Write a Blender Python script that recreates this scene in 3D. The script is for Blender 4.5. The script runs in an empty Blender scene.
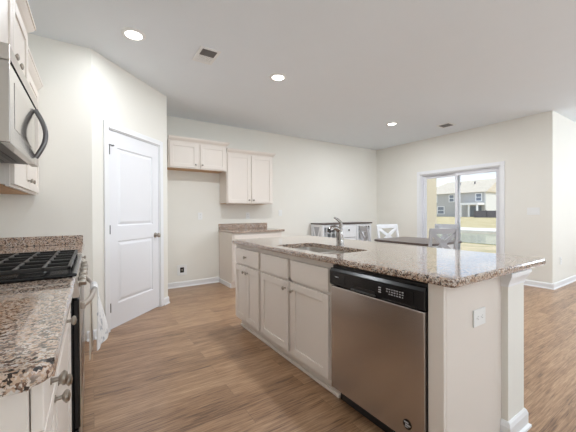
import bpy, bmesh, math, random
from mathutils import Vector, Matrix
C = bpy.context.scene
COL = C.collection
random.seed(7)

# ------------------------------------------------------------ camera
cam_d = bpy.data.cameras.new('camera')
cam = bpy.data.objects.new('camera', cam_d); COL.objects.link(cam)
F_PX, YAW, PITCH, ROLL, CAM_H = 299.07, 33.185, -0.301, -0.271, 1.1863
cam_d.sensor_fit = 'HORIZONTAL'; cam_d.sensor_width = 36.0
cam_d.lens = 36.0 * F_PX / 576.0
cam_d.shift_y = -0.906 / 576.0
cam_d.clip_start = 0.02; cam_d.clip_end = 400
_y, _p, _r = map(math.radians, (YAW, PITCH, ROLL))
fw = Vector((math.sin(_y)*math.cos(_p), math.cos(_y)*math.cos(_p), math.sin(_p)))
rt = Vector((math.cos(_y), -math.sin(_y), 0)); up = rt.cross(fw)
R_ = rt*math.cos(_r) + up*math.sin(_r); U_ = -rt*math.sin(_r) + up*math.cos(_r)
m = Matrix((R_, U_, -fw)).transposed().to_4x4(); m.translation = (0, 0, CAM_H)
cam.matrix_world = m
C.camera = cam

# ------------------------------------------------------------ colour management
C.view_settings.view_transform = 'Standard'
C.view_settings.look = 'None'
C.view_settings.gamma = 1.0
C.view_settings.use_curve_mapping = False
C.view_settings.exposure = 0.38

# ------------------------------------------------------------ world: hazy blue sky with soft clouds
W = bpy.data.worlds.new('sky'); C.world = W; W.use_nodes = True
nt = W.node_tree; nt.nodes.clear()
tc = nt.nodes.new('ShaderNodeTexCoord'); sep = nt.nodes.new('ShaderNodeSeparateXYZ')
nt.links.new(tc.outputs['Generated'], sep.inputs[0])
rmp = nt.nodes.new('ShaderNodeValToRGB')
rmp.color_ramp.elements[0].position = 0.0; rmp.color_ramp.elements[0].color = (0.82, 0.90, 1.0, 1)
rmp.color_ramp.elements[1].position = 0.55; rmp.color_ramp.elements[1].color = (0.36, 0.58, 0.92, 1)
nt.links.new(sep.outputs['Z'], rmp.inputs[0])
mp = nt.nodes.new('ShaderNodeMapping'); mp.inputs['Scale'].default_value = (2.2, 2.2, 9.0)
nt.links.new(tc.outputs['Generated'], mp.inputs[0])
nz = nt.nodes.new('ShaderNodeTexNoise'); nz.inputs['Scale'].default_value = 2.4; nz.inputs['Detail'].default_value = 5
nt.links.new(mp.outputs[0], nz.inputs['Vector'])
cr = nt.nodes.new('ShaderNodeValToRGB'); cr.color_ramp.elements[0].position = 0.42; cr.color_ramp.elements[1].position = 0.62
nt.links.new(nz.outputs[0], cr.inputs[0])
mx = nt.nodes.new('ShaderNodeMix'); mx.data_type = 'RGBA'
nt.links.new(cr.outputs[0], mx.inputs['Factor']); nt.links.new(rmp.outputs[0], mx.inputs['A'])
mx.inputs['B'].default_value = (1.0, 1.0, 1.0, 1)
bg = nt.nodes.new('ShaderNodeBackground'); bg.inputs['Strength'].default_value = 1.05
nt.links.new(mx.outputs['Result'], bg.inputs['Color'])
wo = nt.nodes.new('ShaderNodeOutputWorld'); nt.links.new(bg.outputs[0], wo.inputs[0])

def area_light(name, loc, rot, sx, sy, power, col, portal=False, spread=math.pi):
    d = bpy.data.lights.new(name, 'AREA'); d.shape = 'RECTANGLE'; d.size = sx; d.size_y = sy
    d.energy = power; d.color = col; d.spread = spread
    o = bpy.data.objects.new(name, d); o.location = loc; o.rotation_euler = rot; COL.objects.link(o)
    if portal: d.cycles.is_portal = True
    return o
R = math.radians
# the sun outdoors
sd = bpy.data.lights.new('sun', 'SUN'); sd.energy = 2.1; sd.angle = R(1.0); sd.color = (1.0, 0.97, 0.92)
so = bpy.data.objects.new('sun', sd); COL.objects.link(so)
so.rotation_euler = Vector((0.14, -0.56, 0.82)).to_track_quat('Z', 'Y').to_euler()
# added fill lamps at the unseen living area windows, tilted up at the ceiling
for wx in (1.2, 3.6, 6.0):
    area_light('window_daylight', (wx, -3.40, 1.45), (R(154), 0, 0), 1.5, 1.5, 40, (0.82, 0.91, 1.0))
area_light('window_daylight', (9.40, -1.0, 1.45), (R(128), 0, R(90)), 2.2, 1.5, 85, (0.80, 0.90, 1.0))
# daylight through the sliding door (portal guides the sky light)
area_light('door_daylight', (6.12, 3.05, 1.0), (R(90), 0, R(90)), 1.4, 2.0, 1, (1, 1, 1), portal=True)

# ------------------------------------------------------------ materials
def new_mat(name):
    mt = bpy.data.materials.new(name); mt.use_nodes = True
    return mt, mt.node_tree, mt.node_tree.nodes['Principled BSDF']
def srgb(r, g, b):
    f = lambda c: (c/255/12.92) if c/255 <= 0.04045 else ((c/255+0.055)/1.055)**2.4
    return (f(r), f(g), f(b), 1)
def plain(name, col, rough=0.5, metal=0.0, bump=0.0, bscale=300, spec=0.5, var=0.03, vscale=6):
    mt, t, b = new_mat(name)
    tcn = t.nodes.new('ShaderNodeTexCoord')
    n = t.nodes.new('ShaderNodeTexNoise'); n.inputs['Scale'].default_value = vscale; n.inputs['Detail'].default_value = 3
    t.links.new(tcn.outputs['Object'], n.inputs['Vector'])
    mr = t.nodes.new('ShaderNodeMapRange'); mr.inputs['To Min'].default_value = 1-var; mr.inputs['To Max'].default_value = 1+var
    t.links.new(n.outputs[0], mr.inputs[0])
    vm = t.nodes.new('ShaderNodeVectorMath'); vm.operation = 'SCALE'; vm.inputs[0].default_value = col[:3]
    t.links.new(mr.outputs[0], vm.inputs['Scale']); t.links.new(vm.outputs[0], b.inputs['Base Color'])
    b.inputs['Roughness'].default_value = rough; b.inputs['Metallic'].default_value = metal
    b.inputs['Specular IOR Level'].default_value = spec
    if bump:
        n2 = t.nodes.new('ShaderNodeTexNoise'); n2.inputs['Scale'].default_value = bscale
        t.links.new(tcn.outputs['Object'], n2.inputs['Vector'])
        bp = t.nodes.new('ShaderNodeBump'); bp.inputs['Strength'].default_value = bump; bp.inputs['Distance'].default_value = 0.002
        t.links.new(n2.outputs[0], bp.inputs['Height']); t.links.new(bp.outputs[0], b.inputs['Normal'])
    return mt
M = {}
M['wall'] = plain('wall_paint', srgb(238, 235, 227), 0.75, bump=0.05, spec=0.25, var=0.01)
M['ceiling'] = plain('ceiling_paint', srgb(240, 245, 249), 0.85, bump=0.05, spec=0.15, var=0.01)
M['trim'] = plain('trim_paint', srgb(240, 240, 241), 0.4, var=0.01)
M['cabinet'] = plain('cabinet_paint', srgb(233, 224, 215), 0.42, var=0.012)
M['wood_under'] = plain('unpainted_wood', srgb(196, 154, 112), 0.6, var=0.1, vscale=30)
M['door'] = plain('door_paint', srgb(238, 238, 241), 0.42, var=0.01)
M['black'] = plain('black_gloss', srgb(20, 20, 22), 0.22)
M['black_matte'] = plain('black_iron', srgb(34, 32, 31), 0.38, bump=0.1)
M['dark'] = plain('dark_void', srgb(14, 13, 12), 0.9, spec=0.05)  # near-black sheet colour standing in for shade in hollows and gaps
M['nickel'] = plain('satin_nickel', srgb(176, 168, 158), 0.28, metal=1)
M['dark_steel'] = plain('dark_satin_steel', srgb(112, 110, 110), 0.3, metal=1)
M['chrome'] = plain('chrome', srgb(158, 153, 149), 0.12, metal=1)
M['plate'] = plain('white_plastic', srgb(240, 240, 238), 0.35)
M['slot'] = plain('grey_slot', srgb(120, 118, 116), 0.5)
M['white_furniture'] = plain('white_furniture_paint', srgb(240, 241, 243), 0.4)
M['grey_chair'] = plain('grey_chair_paint', srgb(184, 185, 190), 0.45)
M['vinyl'] = plain('white_vinyl_frame', srgb(232, 232, 236), 0.35)
M['siding_tan'] = plain('tan_siding', srgb(216, 204, 180), 0.8)
M['towel_tan'] = plain('beige_towel', srgb(220, 208, 192), 0.95, bump=0.4, bscale=500)  # rear fold of the same towel, its shade put into the colour
M['mark'] = plain('pale_print', srgb(190, 190, 192), 0.5)

def steel(name, col, rough, axis, aniso=0):
    mt, t, b = new_mat(name)
    b.inputs['Metallic'].default_value = 1; b.inputs['Base Color'].default_value = col
    tcn = t.nodes.new('ShaderNodeTexCoord'); mpn = t.nodes.new('ShaderNodeMapping')
    sc = [260, 260, 260]; sc[axis] = 3
    mpn.inputs['Scale'].default_value = sc
    t.links.new(tcn.outputs['Object'], mpn.inputs[0])
    n = t.nodes.new('ShaderNodeTexNoise'); n.inputs['Scale'].default_value = 1.0; n.inputs['Detail'].default_value = 2
    t.links.new(mpn.outputs[0], n.inputs['Vector'])
    mr = t.nodes.new('ShaderNodeMapRange'); mr.inputs['To Min'].default_value = rough-(0.01 if aniso else 0.05); mr.inputs['To Max'].default_value = rough+(0.01 if aniso else 0.07)
    t.links.new(n.outputs[0], mr.inputs[0]); t.links.new(mr.outputs[0], b.inputs['Roughness'])
    bp = t.nodes.new('ShaderNodeBump'); bp.inputs['Strength'].default_value = 0.0 if aniso else 0.06; bp.inputs['Distance'].default_value = 0.001
    t.links.new(n.outputs[0], bp.inputs['Height']); t.links.new(bp.outputs[0], b.inputs['Normal'])
    if aniso:
        tg = t.nodes.new('ShaderNodeTangent'); tg.direction_type = 'RADIAL'; tg.axis = 'Z'
        t.links.new(tg.outputs[0], b.inputs['Tangent'])
        b.inputs['Anisotropic'].default_value = aniso; b.inputs['Anisotropic Rotation'].default_value = 0.25
    return mt
M['steel_v'] = steel('brushed_steel', srgb(192, 187, 184), 0.24, 1, 0.6)
M['steel_h'] = steel('brushed_steel_horizontal', srgb(200, 192, 184), 0.30, 1)
M['steel_mw'] = steel('polished_steel', srgb(186, 180, 174), 0.14, 1)
M['sink'] = steel('sink_steel', srgb(216, 212, 206), 0.42, 1)

def granite(name='speckled_granite', polish=True):
    mt, t, b = new_mat(name)
    tcn = t.nodes.new('ShaderNodeTexCoord')
    def noise(scale, detail=3, rough=0.6):
        n = t.nodes.new('ShaderNodeTexNoise'); n.inputs['Scale'].default_value = scale
        n.inputs['Detail'].default_value = detail; n.inputs['Roughness'].default_value = rough
        t.links.new(tcn.outputs['Object'], n.inputs['Vector']); return n
    def ramp(src, stops, interp='LINEAR'):
        r = t.nodes.new('ShaderNodeValToRGB'); r.color_ramp.interpolation = interp
        while len(r.color_ramp.elements) < len(stops): r.color_ramp.elements.new(0.5)
        for e, (p, c) in zip(r.color_ramp.elements, stops): e.position = p; e.color = c
        t.links.new(src, r.inputs[0]); return r
    def mix(fac, a, bb):
        x = t.nodes.new('ShaderNodeMix'); x.data_type = 'RGBA'
        t.links.new(fac, x.inputs['Factor'])
        for s, v in (('A', a), ('B', bb)):
            if isinstance(v, tuple): x.inputs[s].default_value = v
            else: t.links.new(v, x.inputs[s])
        return x.outputs['Result']
    BW = lambda a, c: [(a, (0, 0, 0, 1)), (c, (1, 1, 1, 1))]
    # warped crystals
    wn = noise(60, 2)
    wv = t.nodes.new('ShaderNodeVectorMath'); wv.operation = 'MULTIPLY_ADD'
    t.links.new(wn.outputs['Color'], wv.inputs[0]); wv.inputs[1].default_value = (0.012, 0.012, 0.012)
    t.links.new(tcn.outputs['Object'], wv.inputs[2])
    vo = t.nodes.new('ShaderNodeTexVoronoi'); vo.inputs['Scale'].default_value = 210
    t.links.new(wv.outputs[0], vo.inputs['Vector'])
    sepc = t.nodes.new('ShaderNodeSeparateColor'); t.links.new(vo.outputs['Color'], sepc.inputs[0])
    base = ramp(sepc.outputs[0], [(0.0, srgb(214, 203, 192)), (0.28, srgb(194, 170, 150)), (0.5, srgb(168, 138, 116)),
                                  (0.66, srgb(206, 199, 193)), (0.84, srgb(130, 119, 112))], 'CONSTANT')
    patch = ramp(noise(22, 4).outputs[0], BW(0.40, 0.62))
    col = mix(patch.outputs[0], base.outputs[0], srgb(206, 180, 158))
    m1 = t.nodes.new('ShaderNodeMath'); m1.operation = 'MULTIPLY'; m1.inputs[1].default_value = 0.55
    t.links.new(patch.outputs[0], m1.inputs[0])
    col = mix(m1.outputs[0], base.outputs[0], srgb(200, 168, 142))
    vo2 = t.nodes.new('ShaderNodeTexVoronoi'); vo2.inputs['Scale'].default_value = 150
    t.links.new(wv.outputs[0], vo2.inputs['Vector'])
    sep2 = t.nodes.new('ShaderNodeSeparateColor'); t.links.new(vo2.outputs['Color'], sep2.inputs[0])
    brown = ramp(sep2.outputs[1], [(0.0, (0, 0, 0, 1)), (0.79, (1, 1, 1, 1))], 'CONSTANT')
    col = mix(brown.outputs[0], col, srgb(118, 90, 76))
    blk = ramp(sep2.outputs[0], [(0.0, (0, 0, 0, 1)), (0.88, (1, 1, 1, 1))], 'CONSTANT')
    col = mix(blk.outputs[0], col, srgb(48, 44, 44))
    blk2 = ramp(noise(230, 2).outputs[0], BW(0.60, 0.66))
    col = mix(blk2.outputs[0], col, srgb(84, 72, 68))
    t.links.new(col, b.inputs['Base Color'])
    b.inputs['Roughness'].default_value = 0.07
    if not polish:
        b.inputs['Roughness'].default_value = 0.4; b.inputs['Specular IOR Level'].default_value = 0.35
        return mt
    b.inputs['Specular IOR Level'].default_value = 1.0
    b.inputs['Coat Weight'].default_value = 0.35; b.inputs['Coat IOR'].default_value = 1.5; b.inputs['Coat Roughness'].default_value = 0.03
    return mt
M['granite'] = granite()
M['granite_honed'] = granite('speckled_granite_honed', False)

def planks():
    mt, t, b = new_mat('wood_look_planks')
    tcn = t.nodes.new('ShaderNodeTexCoord')
    br = t.nodes.new('ShaderNodeTexBrick'); br.offset = 0.37; br.inputs['Scale'].default_value = 1
    br.inputs['Brick Width'].default_value = 1.22; br.inputs['Row Height'].default_value = 0.152
    br.inputs['Mortar Size'].default_value = 0.0012; br.inputs['Mortar Smooth'].default_value = 0.1
    br.inputs['Color1'].default_value = (0, 0, 0, 1); br.inputs['Color2'].default_value = (1, 1, 1, 1)
    br.inputs['Mortar'].default_value = (0.5, 0.5, 0.5, 1)
    t.links.new(tcn.outputs['Object'], br.inputs['Vector'])
    # shift the grain per plank
    sc = t.nodes.new('ShaderNodeVectorMath'); sc.operation = 'MULTIPLY_ADD'
    t.links.new(br.outputs['Color'], sc.inputs[0]); sc.inputs[1].default_value = (7.3, 3.1, 5.0)
    t.links.new(tcn.outputs['Object'], sc.inputs[2])
    def grain(scale, detail, dist=0.0):
        mpn = t.nodes.new('ShaderNodeMapping'); mpn.inputs['Scale'].default_value = scale
        t.links.new(sc.outputs[0], mpn.inputs[0])
        n = t.nodes.new('ShaderNodeTexNoise'); n.inputs['Scale'].default_value = 1; n.inputs['Detail'].default_value = detail
        n.inputs['Roughness'].default_value = 0.62; n.inputs['Distortion'].default_value = dist
        t.links.new(mpn.outputs[0], n.inputs['Vector']); return n
    g1 = grain((2.6, 34, 1), 6, 0.6); g2 = grain((7, 150, 1), 5, 0.4); g3 = grain((0.9, 5, 1), 3, 0.3)
    r1 = t.nodes.new('ShaderNodeValToRGB')
    st = [(0.34, srgb(100, 72, 50)), (0.43, srgb(146, 110, 80)), (0.53, srgb(173, 137, 104)), (0.66, srgb(196, 162, 129))]
    while len(r1.color_ramp.elements) < 4: r1.color_ramp.elements.new(0.5)
    for e, (p, c) in zip(r1.color_ramp.elements, st): e.position = p; e.color = c
    a = t.nodes.new('ShaderNodeMath'); a.operation = 'MULTIPLY_ADD'; a.inputs[1].default_value = 0.60
    t.links.new(g2.outputs[0], a.inputs[0]); 
    a2 = t.nodes.new('ShaderNodeMath'); a2.operation = 'MULTIPLY_ADD'; a2.inputs[1].default_value = 0.40; a2.inputs[2].default_value = -0.02
    t.links.new(g1.outputs[0], a2.inputs[0]); t.links.new(a2.outputs[0], a.inputs[2])
    a3 = t.nodes.new('ShaderNodeMath'); a3.operation = 'MULTIPLY_ADD'; a3.inputs[1].default_value = 0.14
    t.links.new(g3.outputs[0], a3.inputs[0])
    a4 = t.nodes.new('ShaderNodeMath'); a4.operation = 'ADD'; a4.inputs[1].default_value = -0.07
    t.links.new(a.outputs[0], a4.inputs[0]); t.links.new(a4.outputs[0], a3.inputs[2])
    sepb = t.nodes.new('ShaderNodeSeparateColor'); t.links.new(br.outputs['Color'], sepb.inputs[0])
    a5 = t.nodes.new('ShaderNodeMath'); a5.operation = 'MULTIPLY_ADD'; a5.inputs[1].default_value = 0.09
    t.links.new(sepb.outputs[0], a5.inputs[0]); 
    a6 = t.nodes.new('ShaderNodeMath'); a6.operation = 'ADD'; a6.inputs[1].default_value = -0.045
    t.links.new(a3.outputs[0], a6.inputs[0]); t.links.new(a6.outputs[0], a5.inputs[2])
    t.links.new(a5.outputs[0], r1.inputs[0])
    mxn = t.nodes.new('ShaderNodeMix'); mxn.data_type = 'RGBA'
    t.links.new(br.outputs['Fac'], mxn.inputs['Factor']); t.links.new(r1.outputs[0], mxn.inputs['A'])
    mxn.inputs['B'].default_value = srgb(122, 92, 68)
    t.links.new(mxn.outputs['Result'], b.inputs['Base Color'])
    b.inputs['Roughness'].default_value = 0.31
    b.inputs['Specular IOR Level'].default_value = 0.8
    bp = t.nodes.new('ShaderNodeBump'); bp.inputs['Strength'].default_value = 0.12; bp.inputs['Distance'].default_value = 0.002
    t.links.new(a.outputs[0], bp.inputs['Height']); t.links.new(bp.outputs[0], b.inputs['Normal'])
    return mt
M['floor'] = planks()

def glass():
    mt, t, b = new_mat('window_glass')
    t.nodes.remove(b)
    tr = t.nodes.new('ShaderNodeBsdfTransparent'); tr.inputs[0].default_value = (0.97, 0.98, 0.98, 1)
    gl = t.nodes.new('ShaderNodeBsdfGlossy'); gl.inputs['Roughness'].default_value = 0.01
    fr = t.nodes.new('ShaderNodeFresnel'); fr.inputs['IOR'].default_value = 1.35
    mxs = t.nodes.new('ShaderNodeMixShader')
    t.links.new(fr.outputs[0], mxs.inputs[0]); t.links.new(tr.outputs[0], mxs.inputs[1]); t.links.new(gl.outputs[0], mxs.inputs[2])
    t.links.new(mxs.outputs[0], t.nodes['Material Output'].inputs[0])
    return mt
M['glass'] = glass()
def emit(name, col, s):
    mt, t, b = new_mat(name)
    b.inputs['Emission Color'].default_value = col; b.inputs['Emission Strength'].default_value = s
    b.inputs['Base Color'].default_value = (1, 1, 1, 1); return mt
M['lens'] = emit('lamp_lens', (1.0, 0.97, 0.92, 1), 6.0)

def tabletop():
    mt, t, b = new_mat('dark_stained_top')
    tcn = t.nodes.new('ShaderNodeTexCoord'); mpn = t.nodes.new('ShaderNodeMapping'); mpn.inputs['Scale'].default_value = (40, 3, 3)
    t.links.new(tcn.outputs['Object'], mpn.inputs[0])
    n = t.nodes.new('ShaderNodeTexNoise'); n.inputs['Scale'].default_value = 1; n.inputs['Detail'].default_value = 4
    t.links.new(mpn.outputs[0], n.inputs['Vector'])
    r = t.nodes.new('ShaderNodeValToRGB'); r.color_ramp.elements[0].color = srgb(70, 58, 54); r.color_ramp.elements[1].color = srgb(112, 98, 92)
    t.links.new(n.outputs[0], r.inputs[0]); t.links.new(r.outputs[0], b.inputs['Base Color'])
    b.inputs['Roughness'].default_value = 0.32; return mt
M['tabletop'] = tabletop()

def striped(name, c1, c2, size, axis, rough=0.8, soft=0.06):
    mt, t, b = new_mat(name)
    tcn = t.nodes.new('ShaderNodeTexCoord'); s = t.nodes.new('ShaderNodeSeparateXYZ'); t.links.new(tcn.outputs['Object'], s.inputs[0])
    m1 = t.nodes.new('ShaderNodeMath'); m1.operation = 'DIVIDE'; m1.inputs[1].default_value = size
    t.links.new(s.outputs[axis], m1.inputs[0])
    m2 = t.nodes.new('ShaderNodeMath'); m2.operation = 'FRACT'; t.links.new(m1.outputs[0], m2.inputs[0])
    r = t.nodes.new('ShaderNodeValToRGB'); r.color_ramp.elements[0].position = 0.10; r.color_ramp.elements[0].color = c2
    r.color_ramp.elements[1].position = 0.10+soft; r.color_ramp.elements[1].color = c1
    t.links.new(m2.outputs[0], r.inputs[0]); t.links.new(r.outputs[0], b.inputs['Base Color'])
    b.inputs['Roughness'].default_value = rough; return mt
M['siding_grey'] = striped('grey_lap_siding', srgb(184, 183, 182), srgb(164, 164, 166), 0.25, 'Z')
M['siding_white'] = striped('white_lap_siding', srgb(220, 219, 216), srgb(196, 196, 196), 0.25, 'Z')  # gable side of the house, sunlight put into its paler colour
M['mw_window'] = plain('dark_mirror_glass', srgb(176, 168, 160), 0.08, metal=0.9)
M['far_pane'] = plain('dark_window_pane', srgb(120, 128, 140), 0.1)
M['fence'] = striped('dark_fence_boards', srgb(110, 106, 112), srgb(80, 78, 84), 0.2, 'Y')
def speck(name, c1, c2, scale, detail=5, rough=0.9):
    mt, t, b = new_mat(name)
    tcn = t.nodes.new('ShaderNodeTexCoord')
    n = t.nodes.new('ShaderNodeTexNoise'); n.inputs['Scale'].default_value = scale; n.inputs['Detail'].default_value = detail
    n.inputs['Roughness'].default_value = 0.7
    t.links.new(tcn.outputs['Object'], n.inputs['Vector'])
    r = t.nodes.new('ShaderNodeValToRGB'); r.color_ramp.elements[0].position = 0.35; r.color_ramp.elements[0].color = c1
    r.color_ramp.elements[1].position = 0.65; r.color_ramp.elements[1].color = c2
    t.links.new(n.outputs[0], r.inputs[0]); t.links.new(r.outputs[0], b.inputs['Base Color'])
    b.inputs['Roughness'].default_value = rough; return mt
M['dry_grass'] = speck('dry_grass', srgb(178, 162, 118), srgb(204, 188, 148), 0.6)
M['near_grass'] = speck('patchy_lawn', srgb(172, 160, 122), srgb(214, 194, 160), 1.2)
M['shingle'] = speck('tan_shingles', srgb(200, 188, 170), srgb(218, 208, 192), 3.0)
M['pale_concrete'] = speck('pale_concrete', srgb(222, 216, 206), srgb(238, 234, 226), 2.0)
M['pond'] = speck('pond_water', srgb(140, 144, 116), srgb(166, 168, 140), 0.3, rough=0.15)
def towel_mat():
    mt, t, b = new_mat('printed_towel')
    tcn = t.nodes.new('ShaderNodeTexCoord')
    mpn = t.nodes.new('ShaderNodeMapping'); mpn.inputs['Scale'].default_value = (40, 60, 26)
    t.links.new(tcn.outputs['Object'], mpn.inputs[0])
    n = t.nodes.new('ShaderNodeTexNoise'); n.inputs['Scale'].default_value = 1; n.inputs['Detail'].default_value = 2
    t.links.new(mpn.outputs[0], n.inputs['Vector'])
    r = t.nodes.new('ShaderNodeValToRGB'); r.color_ramp.elements[0].position = 0.34; r.color_ramp.elements[0].color = srgb(190, 190, 194)
    r.color_ramp.elements[1].position = 0.42; r.color_ramp.elements[1].color = srgb(240, 238, 236)
    t.links.new(n.outputs[0], r.inputs[0]); t.links.new(r.outputs[0], b.inputs['Base Color'])
    b.inputs['Roughness'].default_value = 0.95; return mt
M['towel'] = towel_mat()

# ------------------------------------------------------------ mesh helpers
class MB:
    """collects shapes (optionally in the frame T) into one bmesh"""
    def __init__(s, T=None): s.bm = bmesh.new(); s.T = T or Matrix.Identity(4)
    def _add(s, verts, faces, bev=0, seg=1):
        vs = [s.bm.verts.new(s.T @ Vector(v)) for v in verts]
        fs = [s.bm.faces.new([vs[i] for i in f]) for f in faces]
        if bev:
            es = list({e for f in fs for e in f.edges})
            bmesh.ops.bevel(s.bm, geom=es, offset=bev, segments=seg, affect='EDGES', profile=0.5)
        return s
    def box(s, x0, x1, y0, y1, z0, z1, bev=0, seg=1):
        v = [(x0,y0,z0),(x1,y0,z0),(x1,y1,z0),(x0,y1,z0),(x0,y0,z1),(x1,y0,z1),(x1,y1,z1),(x0,y1,z1)]
        f = [(0,3,2,1),(4,5,6,7),(0,1,5,4),(1,2,6,5),(2,3,7,6),(3,0,4,7)]
        return s._add(v, f, bev, seg)
    def hexa(s, v):
        return s._add(v, [(0,3,2,1),(4,5,6,7),(0,1,5,4),(1,2,6,5),(2,3,7,6),(3,0,4,7)])
    def prism(s, pts, a, b, axis='z', bev=0, seg=2):
        """extrude a 2D outline between a and b along axis"""
        def P(p, h):
            return {'z': (p[0], p[1], h), 'y': (p[0], h, p[1]), 'x': (h, p[0], p[1])}[axis]
        n = len(pts)
        v = [P(p, a) for p in pts] + [P(p, b) for p in pts]
        f = [tuple(range(n))[::-1], tuple(range(n, 2*n))] + [(i, (i+1) % n, n+(i+1) % n, n+i) for i in range(n)]
        return s._add(v, f, bev, seg)
    def lathe(s, o, ax, prof, n=20):
        """profile [(r, h)] turned around the axis ax from o"""
        o = Vector(o); ax = Vector(ax).normalized()
        t = Vector((0, 0, 1)) if abs(ax.z) < 0.9 else Vector((1, 0, 0))
        a = ax.cross(t).normalized(); b = ax.cross(a)
        rings = []
        for r, h in prof:
            rings.append([s.bm.verts.new(s.T @ (o + ax*h + (a*math.cos(2*math.pi*k/n) + b*math.sin(2*math.pi*k/n))*max(r, 1e-5))) for k in range(n)])
        for i in range(len(rings)-1):
            for k in range(n):
                s.bm.faces.new((rings[i][k], rings[i][(k+1) % n], rings[i+1][(k+1) % n], rings[i+1][k]))
        s.bm.faces.new(rings[0][::-1]); s.bm.faces.new(rings[-1])
        return s
    def tube(s, pts, r, n=10):
        """round bar along a path; r a number or one per point"""
        pts = [Vector(p) for p in pts]; rr = r if isinstance(r, (list, tuple)) else [r]*len(pts)
        rings = []; prev = None
        for i, p in enumerate(pts):
            d = (pts[min(i+1, len(pts)-1)] - pts[max(i-1, 0)]).normalized()
            if prev is None:
                t = Vector((0, 0, 1)) if abs(d.z) < 0.9 else Vector((1, 0, 0)); a = d.cross(t).normalized()
            else: a = (prev - d*prev.dot(d)).normalized()
            prev = a; b = d.cross(a)
            rings.append([s.bm.verts.new(s.T @ (p + (a*math.cos(2*math.pi*k/n) + b*math.sin(2*math.pi*k/n))*rr[i])) for k in range(n)])
        for i in range(len(rings)-1):
            for k in range(n):
                s.bm.faces.new((rings[i][k], rings[i][(k+1) % n], rings[i+1][(k+1) % n], rings[i+1][k]))
        s.bm.faces.new(rings[0][::-1]); s.bm.faces.new(rings[-1])
        return s
    def build(s, name, mat, parent=None, smooth=False, loc=None):
        bmesh.ops.recalc_face_normals(s.bm, faces=s.bm.faces)
        me = bpy.data.meshes.new(name)
        org = Vector(loc) if loc is not None else Vector((0, 0, 0))
        if parent is not None:
            org = parent.get('_org') and Vector(parent['_org']) or Vector((0, 0, 0))
        for v in s.bm.verts: v.co -= org
        s.bm.to_mesh(me); s.bm.free()
        me.materials.append(M[mat] if isinstance(mat, str) else mat)
        if smooth:
            for p in me.polygons: p.use_smooth = True
            me.set_sharp_from_angle(angle=R(40))
        o = bpy.data.objects.new(name, me); COL.objects.link(o)
        if parent is not None:
            o.parent = parent
            o['_org'] = tuple(org)
        else:
            o.location = org; o['_org'] = tuple(org)
        return o
def tag(o, label, cat, group=None, kind=None):
    o['label'] = label; o['category'] = cat
    if group: o['group'] = group
    if kind: o['kind'] = kind
    return o
def thing(name, label, cat, loc, group=None):
    o = bpy.data.objects.new(name, None); COL.objects.link(o); o.location = loc; o['_org'] = tuple(loc)
    o.empty_display_size = 0.1
    return tag(o, label, cat, group)
def structure(o, label=None, cat=None):
    o['kind'] = 'structure'
    if label: o['label'] = label
    if cat: o['category'] = cat
    return o
def frame(origin, face):
    """local frame: x = right, y = up, z = outward of a face seen from its front"""
    u = {'-x': (0, -1, 0), '+x': (0, 1, 0), '-y': (1, 0, 0), '+y': (-1, 0, 0), 'd': (0.70711, 0.70711, 0)}[face]
    u = Vector(u); v = Vector((0, 0, 1)); w = u.cross(v)
    t = Matrix((u, v, w)).transposed().to_4x4(); t.translation = origin
    return t
def shaker(T, w, h, th=0.02, rail=0.055, rec=0.008):
    mb = MB(T); b = 0.0015
    mb.box(0, rail, 0, h, 0, th, b); mb.box(w-rail, w, 0, h, 0, th, b)
    mb.box(rail, w-rail, 0, rail, 0, th, b); mb.box(rail, w-rail, h-rail, h, 0, th, b)
    mb.box(rail-0.002, w-rail+0.002, rail-0.002, h-rail+0.002, 0.002, th-rec)
    return mb
def slab(T, w, h, th=0.02):
    return MB(T).box(0, w, 0, h, 0, th, 0.0025, 2)
KNOB = [(0.0085, 0), (0.0085, 0.002), (0.0055, 0.004), (0.005, 0.014), (0.011, 0.018), (0.0155, 0.022), (0.0155, 0.026), (0.011, 0.030), (0.001, 0.032)]
def knob(T, x, y, parent, z=0.02):
    return MB(T).lathe((x, y, z), (0, 0, 1), KNOB, 16).build('knob', 'nickel', parent, True)
def crown(mb, x0, x1, y0, y1, z0, face, h=0.075, out=0.05, ends=(True, True)):
    """crown moulding along the front of a wall cabinet; face is the direction it looks"""
    prof = [(0, 0), (0.010, 0), (0.010, 0.014), (0.022, 0.026), (0.040, 0.048), (0.044, 0.060), (out, 0.060), (out, h), (0, h)]
    if face == '-y':
        e0 = out if ends[0] else 0; e1 = out if ends[1] else 0
        n = len(prof)
        vs = [(x0 - (p if ends[0] else 0), y0 - p, z0+q) for p, q in prof] + [(x1 + (p if ends[1] else 0), y0 - p, z0+q) for p, q in prof]
        fs = [tuple(range(n)), tuple(range(n, 2*n))[::-1]] + [(i, n+i, n+(i+1) % n, (i+1) % n) for i in range(n)]
        mb._add(vs, fs)
        for flag, xx, sg in ((ends[0], x0, -1), (ends[1], x1, 1)):
            if flag:
                vs = [(xx + sg*p, y0 - p, z0+q) for p, q in prof] + [(xx + sg*p, y1, z0+q) for p, q in prof]
                mb._add(vs, fs)
    else:   # '+x': front plane x1, runs y0..y1
        n = len(prof)
        vs = [(x1 + p, y0 - (p if ends[0] else 0), z0+q) for p, q in prof] + [(x1 + p, y1 + (p if ends[1] else 0), z0+q) for p, q in prof]
        fs = [tuple(range(n)), tuple(range(n, 2*n))[::-1]] + [(i, n+i, n+(i+1) % n, (i+1) % n) for i in range(n)]
        mb._add(vs, fs)
        for flag, yy, sg in ((ends[0], y0, -1), (ends[1], y1, 1)):
            if flag:
                vs = [(x1 + p, yy + sg*p, z0+q) for p, q in prof] + [(x0, yy + sg*p, z0+q) for p, q in prof]
                mb._add(vs, fs)
    return mb

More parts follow.
